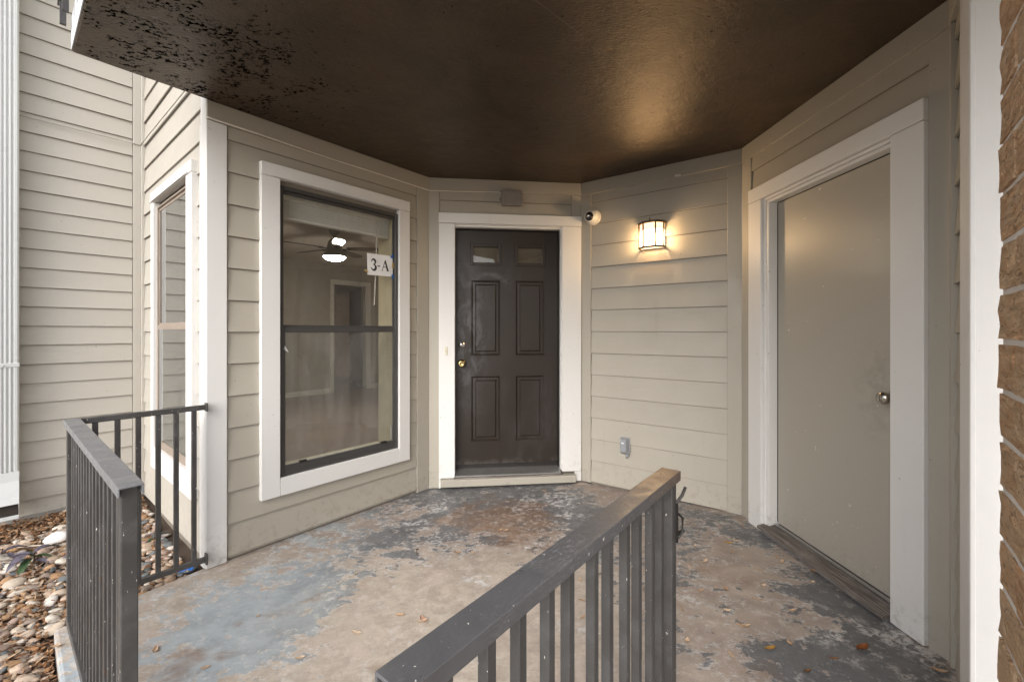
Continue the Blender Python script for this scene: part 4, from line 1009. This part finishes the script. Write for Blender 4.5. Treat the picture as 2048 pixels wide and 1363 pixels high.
def gate():
    p0 = (-.138, .475); an = math.atan2(.7801, .6256); L1 = .9415
    t = empty('porch_gate', (p0[0], p0[1], 0), an, 'dark grey metal gate swung open in the foreground, handrail worn brown at its latch end', 'gate')
    cap_channel(L1, .054, .027).obj('handrail', gcap_m, t, bevel=.004, segs=3, loc=(0, 0, RZ))
    MB().box(.0, L1-.01, -.016, .016, .08, .11).obj('bottom_rail', rail_m, t, bevel=.002)
    for x in (.022, L1-.026): MB().box(x-.0175, x+.0175, -.0175, .0175, .05, RZ-.006).obj('post', rail_m, t, bevel=.003, segs=2)
    bar = MB().box(-.0098, .0098, -.0098, .0098, .11, RZ-.005).mesh('baluster', rail_m, .0015)
    for x in (.081, .164, .236, .316, .381, .474, .541, .627, .695, .780, .846): link_mesh('baluster', bar, t, (x, 0, 0), (0, 0, R(random.uniform(-1, 1))))
    lt = MB().box(L1-.0155, L1-.010, -.024, .004, .690, .800).obj('latch', black_m, t, bevel=.002)
    MB().tube([(L1-.008, -.018, .800), (L1+.002, -.030, .82), (L1+.012, -.036, .842)], .0042, 6).obj('lever', black_m, lt)
    MB().tube([(L1-.008, -.022, .715), (L1+.006, -.026, .716), (L1+.016, -.028, .716)], .0052, 8).obj('bolt', black_m, lt)
    MB().tube([(L1-.006, -.02, .77), (L1+.006, -.03, .755), (L1+.004, -.03, .72), (L1-.006, -.02, .70)], .004, 6).obj('keeper', black_m, lt)
gate()

# ------------------------------------------------------------------ brick pier
def pier():
    p = (.765, .67)
    t = empty('brick_pier', (p[0], p[1], 0), angEF, 'tan wire-cut brick pier at the right edge', 'brick pier')
    LP, DPp = .475, .39
    MB().box(.0035, LP-.0035, .0035, DPp-.0035, -.15, 2.53).obj('mortar_core', mortar_m, t)
    ch = .0762; random.seed(11); rest = MB()
    def brick(x0, x1, y0, y1, z0, z1):
        mb = MB(); nx_ = max(2, int((x1-x0)/.03)); 
        bm = bmesh.new(); bmesh.ops.create_cube(bm, size=1)
        bmesh.ops.subdivide_edges(bm, edges=bm.edges, cuts=2, use_grid_fill=True)
        for v in bm.verts:
            v.co = Vector((x0+(v.co.x+.5)*(x1-x0), y0+(v.co.y+.5)*(y1-y0), z0+(v.co.z+.5)*(z1-z0)))
            v.co += Vector([random.uniform(-.0016, .0016) for _ in range(3)])
        me = bpy.data.meshes.new('brick'); bm.to_mesh(me); bm.free(); me.materials.append(brick_m); return link_mesh('brick', me, t)
    k0 = math.floor((-.15-1.415)/ch)
    for k in range(k0, 15):
        z0 = 1.415+k*ch+.005; z1 = 1.415+(k+1)*ch-.005
        if z1 > 2.53: break
        if k % 2 == 0: cuts = [0, .195, .390, LP]
        else: cuts = [0, .092, .287, LP]
        for i in range(len(cuts)-1):
            j = random.uniform(-.0015, .0015)
            brick(cuts[i]+(.005 if i else 0), cuts[i+1]-(.005 if i < len(cuts)-2 else 0), .0+j, .088, z0, z1)
        for a, b in ((.0, .09), (LP-.09, LP)):
            yy = .098 + (0 if k % 2 else .1)
            if k % 2 == 0: rest.box(a, b, .098, .188, z0, z1)
            while yy < DPp-.02: rest.box(a, b, yy, min(yy+.185, DPp), z0, z1); yy += .195
    o = rest.obj('brickwork', brick_m, t); o['kind'] = 'stuff'
pier()

# ------------------------------------------------------------------ river stones, litter, plants
random.seed(7)
def rock_mesh(seed):
    random.seed(seed); bm = bmesh.new(); bmesh.ops.create_icosphere(bm, subdivisions=2, radius=1)
    off = Vector((seed*3.1, seed*1.7, 0))
    for v in bm.verts:
        n_ = noise.noise(v.co*1.1+off)*.42 + noise.noise(v.co*2.6+off)*.12; v.co *= 1+n_
    for f in bm.faces: f.smooth = True
    me = bpy.data.meshes.new('stone'); bm.to_mesh(me); bm.free(); me.materials.append(stone_m)
    a = me.attributes.new('rnd', 'FLOAT', 'POINT'); return me
rocks = [rock_mesh(i) for i in range(12)]
random.seed(21)
bed = [(-2.87, 3.30), (-1.70, 2.27), (-2.02, 1.87), (-.95, .94), (-2.1, .9), (-3.7, 2.55)]
def inpoly(x, y, P):
    c = False; j = len(P)-1
    for i in range(len(P)):
        if (P[i][1] > y) != (P[j][1] > y) and x < (P[j][0]-P[i][0])*(y-P[i][1])/(P[j][1]-P[i][1])+P[i][0]: c = not c
        j = i
    return c
stones = []; tries = 0; cell = {}
def mulch(x, y):
    dS, dL, dP, fr = inside_bed(x, y); return max(0.0, min(1.0, 1-(dL-.16)/.22))
while tries < 30000:
    tries += 1
    x = random.uniform(-3.7, -.95); y = random.uniform(.9, 3.3)
    if not inpoly(x, y, bed): continue
    m_ = mulch(x, y)
    if random.random() < m_*1.3: continue
    r = random.choice([.012, .015, .018, .021, .024, .028, .033]) * random.uniform(.8, 1.15)
    dS, dL, dP, fr = inside_bed(x, y)
    if dS < r+.005 or dL < r+.01 or (dP > -r*.9-.012 and fr < 0) or (fr < 0 and dP > -r) : continue
    if fr >= 0 and fr < r+.02: continue
    ok = True; cx_, cy_ = int(x/.05), int(y/.05)
    for i in (-1, 0, 1):
        for j in (-1, 0, 1):
            for (a, b, rr) in cell.get((cx_+i, cy_+j), []):
                if (a-x)**2+(b-y)**2 < ((r+rr)*.66)**2: ok = False
    if not ok: continue
    cell.setdefault((cx_, cy_), []).append((x, y, r)); stones.append((x, y, r))
def shown(s):
    x, y, r = s; u = 1024+853.3*x/y; v = 660.5+853.3*(CAMZ+.04)/y
    if u < -30 or v > 1400: return -1
    return r/y
stones.sort(key=shown, reverse=True)
stuffv = []; stufff = []; rnd = []
for i, (x, y, r) in enumerate(stones):
    z = gh(x, y) + r*.30 + random.uniform(-.003, .010); el = random.uniform(1.15, 1.9); fl = random.uniform(.42, .62)
    rot = (random.uniform(-.35, .35), random.uniform(-.35, .35), random.gauss(.35, .6)); sca = (r*el*.82, r*.92, r*fl)
    me = rocks[random.randrange(12)]
    if i < 300: link_mesh('stone', me, ground, (x, y, z), rot, sca)
    else:
        M = Matrix.LocRotScale(Vector((x, y, z)), __import__('mathutils').Euler(rot), Vector(sca)); b = len(stuffv)
        stuffv += [tuple(M @ v.co) for v in me.vertices]; stufff += [tuple(k+b for k in p.vertices) for p in me.polygons]; rnd += [random.random()]*len(me.vertices)
def stuff_mesh(name, V, F, rn, mat, smooth=True):
    me = bpy.data.meshes.new(name); me.from_pydata(V, [], F); me.materials.append(mat)
    a = me.attributes.new('rnd', 'FLOAT', 'POINT'); a.data.foreach_set('value', rn)
    if smooth: me.polygons.foreach_set('use_smooth', [True]*len(me.polygons))
    o = link_mesh(name, me); tag(o, kind='stuff'); return o
tag(stuff_mesh('gravel', stuffv, stufff, rnd, stone_m), 'river stones of the planting bed farther from view', 'gravel')
# litter
V = []; F = []; rn = []
random.seed(5)
def chip(x, y, z, l, w, col):
    a = random.uniform(0, 6.28); tx, ty = random.uniform(-.45, .45), random.uniform(-.45, .45); b = len(V); bend = random.uniform(-.35, .35)*l
    for px, py in ((-l, -w*.3), (-l*.3, -w), (l*.5, -w*.8), (l, 0), (l*.4, w), (-l*.5, w*.8)):
        gx = px*math.cos(a)-py*math.sin(a); gy = px*math.sin(a)+py*math.cos(a)
        V.append((x+gx, y+gy, z+gx*tx+gy*ty+bend*(1-abs(px)/l)*.6)); rn.append(col)
    F.append((b, b+1, b+5)); F.append((b+1, b+2, b+4, b+5)); F.append((b+2, b+3, b+4))
n_ = 0
while n_ < 14000:
    x = random.uniform(-3.7, -.95); y = random.uniform(.9, 3.3)
    if not inpoly(x, y, bed): continue
    dS, dL, dP, fr = inside_bed(x, y)
    if dS < .006 or dL < .012 or (fr < 0 and dP > -.02) or (0 <= fr < .01): continue
    m_ = mulch(x, y); near = math.exp(-((fr-.05)/.06)**2)*.6 if fr >= 0 else .0
    if random.random() > .35+m_+near: continue
    big_ = random.random() < .10
    l = random.uniform(.014, .030) if big_ else random.uniform(.006, .018)
    chip(x, y, gh(x, y)+random.uniform(.004, .016)+m_*.012+(.012 if random.random() < .3 else 0), l, l*random.uniform(.15, .5), random.random()**1.1); n_ += 1
tag(stuff_mesh('leaf_litter', V, F, rn, litter_m, False), 'brown bark chips and leaf crumbs between the stones', 'leaf litter')

# fallen leaves
def leaf_mesh(name, l, w, curl, mat, seed):
    random.seed(seed); vs = []; fs = []; N = 7
    for i in range(N):
        u = i/(N-1); ww = w*math.sin(math.pi*min(1, (u*.92+.04)))**.8; x = (u-.5)*l
        for k, s in enumerate((-1, 0, 1)):
            vs.append((x + random.uniform(-.0006, .0006), s*ww, .0012 + curl*(abs(s)*.55 + (2*u-1)**2*.5*(1 if seed % 2 else .2)) + random.uniform(0, .0012)))
    for i in range(N-1):
        for k in (0, 1): fs.append((i*3+k, i*3+k+1, (i+1)*3+k+1, (i+1)*3+k))
    mb = MB().add(vs, fs); mb.tube([(-.5*l, 0, .0015+curl*.3), (-.5*l-.008, .001, .003)], .0006, 4)
    me = mb.mesh(name, mat, smooth=True, fix=False); return me
LM = {'tan': [leaf_mesh('dry_leaf', .044, .0085, .007, leaf_tan, 1), leaf_mesh('dry_leaf', .036, .0075, .004, leaf_tan, 2), leaf_mesh('dry_leaf', .030, .009, .009, leaf_tan, 3)],
      'yel': [leaf_mesh('dry_leaf', .052, .010, .007, leaf_yel, 5)], 'rust': [leaf_mesh('dry_leaf', .062, .015, .013, leaf_rust, 7)], 'dk': [leaf_mesh('dry_leaf', .034, .007, .005, leaf_dk, 9)]}
spots = [(-0.392,1.869),(-0.502,1.911),(-0.655,1.798),(-1.142,1.918),(-1.165,1.619),(-0.825,1.661),(-1.429,1.708),(-0.824,2.254),(-0.227,2.457),(-0.314,2.457),(0.256,3.419),(-0.077,2.734),(-0.038,2.727),(0.345,2.165),(0.327,2.006),(0.311,1.885),(0.212,2.103),(1.339,2.561),(1.076,2.508),(1.057,2.336),(1.261,2.435),(1.474,2.377),(1.466,2.321),(1.576,2.227),(1.501,2.131),(1.610,2.174),(1.237,2.103),(0.917,2.071),(1.0,2.09),(1.044,2.082),(0.969,1.918),(0.768,1.928),(1.259,1.915),(0.975,1.825),(0.994,1.813),(0.711,1.73),(1.116,1.713),(0.85,1.656),(1.53,2.863),(1.492,2.762),(1.571,1.566),(0.658,2.485),(0.28,3.366),(0.703,2.254),(.95,2.28),(1.15,2.0),(.80,2.40),(.55,2.0),(1.3,2.25)]
random.seed(31); GRP = 'small dry leaves scattered over the porch floor'
for i, (x, y) in enumerate(spots):
    me = random.choice(LM['tan']); s = random.uniform(.75, 1.15)
    o = link_mesh('dry_leaf', me, None, (x, y, fz(x, y)+.001), (R(random.uniform(-8, 8)), R(random.uniform(-8, 8)), random.uniform(0, 6.28)), (s, s, s))
    if x < -.60: lab, g_ = 'small tan dry leaf on the blue-grey painted part of the floor beside the left railing', 'dry leaves near the left railing'
    elif y > 2.40 and x < .75: lab, g_ = 'small tan dry leaf on the stained floor in front of the entry door', 'dry leaves in front of the entry door'
    elif x < .0: lab, g_ = 'small tan dry leaf on the bare tan concrete to the left of the gate', 'dry leaves on the bare concrete'
    elif x < .80: lab, g_ = 'small tan dry leaf on the floor right behind the gate bars', 'dry leaves behind the gate'
    elif y > 2.15: lab, g_ = 'small tan dry leaf on the floor near the storage door, farther from view', 'dry leaves by the storage door'
    else: lab, g_ = 'small tan dry leaf on the floor at lower right, between gate and white casing', 'dry leaves at the lower right'
    tag(o, lab, 'leaf', g_)
for (x, y), k, lab in (((1.381, 1.682), 'rust', 'large rust-brown dry leaf, biggest on the grey paint patch at lower right'), ((1.02, 1.687), 'yel', 'ochre dry leaf on the floor left of the large rust leaf'),
                       ((1.231, 1.631), 'dk', 'dark narrow dry leaf just in front of the large rust leaf'), ((1.29, 2.537), 'yel', 'slim olive-yellow dry leaf near the storage door sill'), ((1.654, 2.051), 'dk', 'dark dry leaf against the storage door sill'), ((1.089, 1.573), 'dk', 'dark dry leaf at the bottom edge right of the gate')):
    o = link_mesh('dry_leaf', LM[k][0], None, (x, y, fz(x, y)+.001), (0, 0, random.uniform(-.5, .5)), (1, 1, 1)); tag(o, lab, 'leaf')
big_ = leaf_mesh('dry_leaf', .058, .011, .010, leaf_mat('dry_leaf_pinkish', (.40, .22, .15), (.44, .26, .18)), 11)
tag(link_mesh('dry_leaf', big_, None, (-.39, 1.875, fz(-.39, 1.875)+.001), (0, .1, 2.2)), 'curled pinkish brown leaf on the bare concrete left of the gate handrail', 'leaf')
tag(link_mesh('dry_leaf', leaf_mesh('dry_leaf', .036, .010, .007, leaf_tan, 13), None, (-1.855, 1.735, fz(-1.8, 1.7)+.001), (0, 0, .4)), 'pale dry leaf on the slab edge outside the left railing', 'leaf')
tw = MB().tube([(-.555, 2.50, fz(-.5, 2.5)+.003), (-.545, 2.485, fz(-.5, 2.5)+.012), (-.552, 2.465, fz(-.5, 2.5)+.022), (-.540, 2.43, fz(-.5, 2.5)+.004)], .0022, 5).obj('twig', twig_m)
tag(tw, 'small curved dark twig on the blue-grey floor patch', 'twig')
bp = MB().add([(-.02, -.012, 0), (.022, -.010, .002), (.026, .014, .012), (.0, .02, .016), (-.024, .012, .006), (.0, .0, .014)], [(0,1,5),(1,2,5),(2,3,5),(3,4,5),(4,0,5)]).obj('plastic_scrap', blue_m)
bp.location = (-1.79, 2.345, gh(-1.8, 2.3)+.03); bp.rotation_euler = (.5, 0, .3); bp.scale = (1.5, 1.3, 1.3); tag(bp, 'crumpled blue plastic scrap in the stones by the white post', 'litter')
wr = link_mesh('white_stone', rocks[3].copy(), None, (-2.835, 2.66, gh(-2.8, 2.7)+.03), (.3, .1, .5), (.062, .045, .032)); wr.data.materials.clear(); wr.data.materials.append(simple('white_rock', (.70, .69, .66), .8, 0, .5, 60))
tag(wr, 'large white stone among the bark at the foot of the left wall', 'stone')
tag(MB().tube([(-3.0, 2.56, gh(-3, 2.5)+.03), (-2.9, 2.575, gh(-3, 2.5)+.035), (-2.80, 2.60, gh(-2.9, 2.5)+.03)], .0045, 5).obj('stick', palet_m), 'pale stick lying across the bark beside the white stone', 'stick')

def plant(x, y, n, lab, seed, sc_=1.0, purple=.75, up=.5):
    random.seed(seed); z = gh(x, y)+.008
    t = empty('purple_leaved_plant', (x, y, z), 0, lab, 'plant')
    MB().tube([(0, 0, -.01), (.006, .004, .03*sc_), (.002, .008, .06*sc_)], .004, 5).obj('stem', twig_m, t)
    for i in range(n):
        l = random.uniform(.07, .12)*sc_; w = l*random.uniform(.13, .19); N = 8; vs = []; fs = []; rise = random.uniform(.2, .9)*up; a = 6.28*i/n+random.uniform(-.4, .4)
        for k in range(N):
            u = k/(N-1); ww = w*math.sin(math.pi*(u*.93+.06))**.85; xx = u*l*math.cos(rise*.6); zz = u*l*math.sin(rise)*1.1 - (u**2.2)*l*.55
            for s in (-1, 0, 1): vs.append((xx, s*ww, zz+abs(s)*ww*.55))
        for k in range(N-1):
            for j in (0, 1): fs.append((k*3+j, k*3+j+1, (k+1)*3+j+1, (k+1)*3+j))
        MB().add(vs, fs).obj('leaf', purple_m if random.random() < purple else green_m, t, smooth=True, loc=(0, 0, random.uniform(.015, .055)*sc_), rot=(0, 0, a))
plant(-2.72, 2.42, 7, 'purple-leaved plant sprawling in front of the white stone', 3, 1.25)
plant(-2.50, 2.50, 7, 'purple and green plant under the left wall next to the railing corner', 4, 1.2, .6)
plant(-2.95, 2.46, 5, 'low purple plant at the left edge by the bark', 8, 1.1)
plant(-2.55, 2.66, 6, 'upright green-leaved plant against the left wall behind the railing', 9, 1.2, .35, .9)
plant(-2.16, 2.16, 6, 'small purple sprig in the stones midway along the railing', 5, .8)
plant(-1.98, 1.975, 4, 'small grey-purple sprig at the corner of the concrete slab', 6, .85, 1.0, .9)
plant(-2.28, 2.72, 4, 'small green plant between the left railing and the side wall', 12, .8, .1)
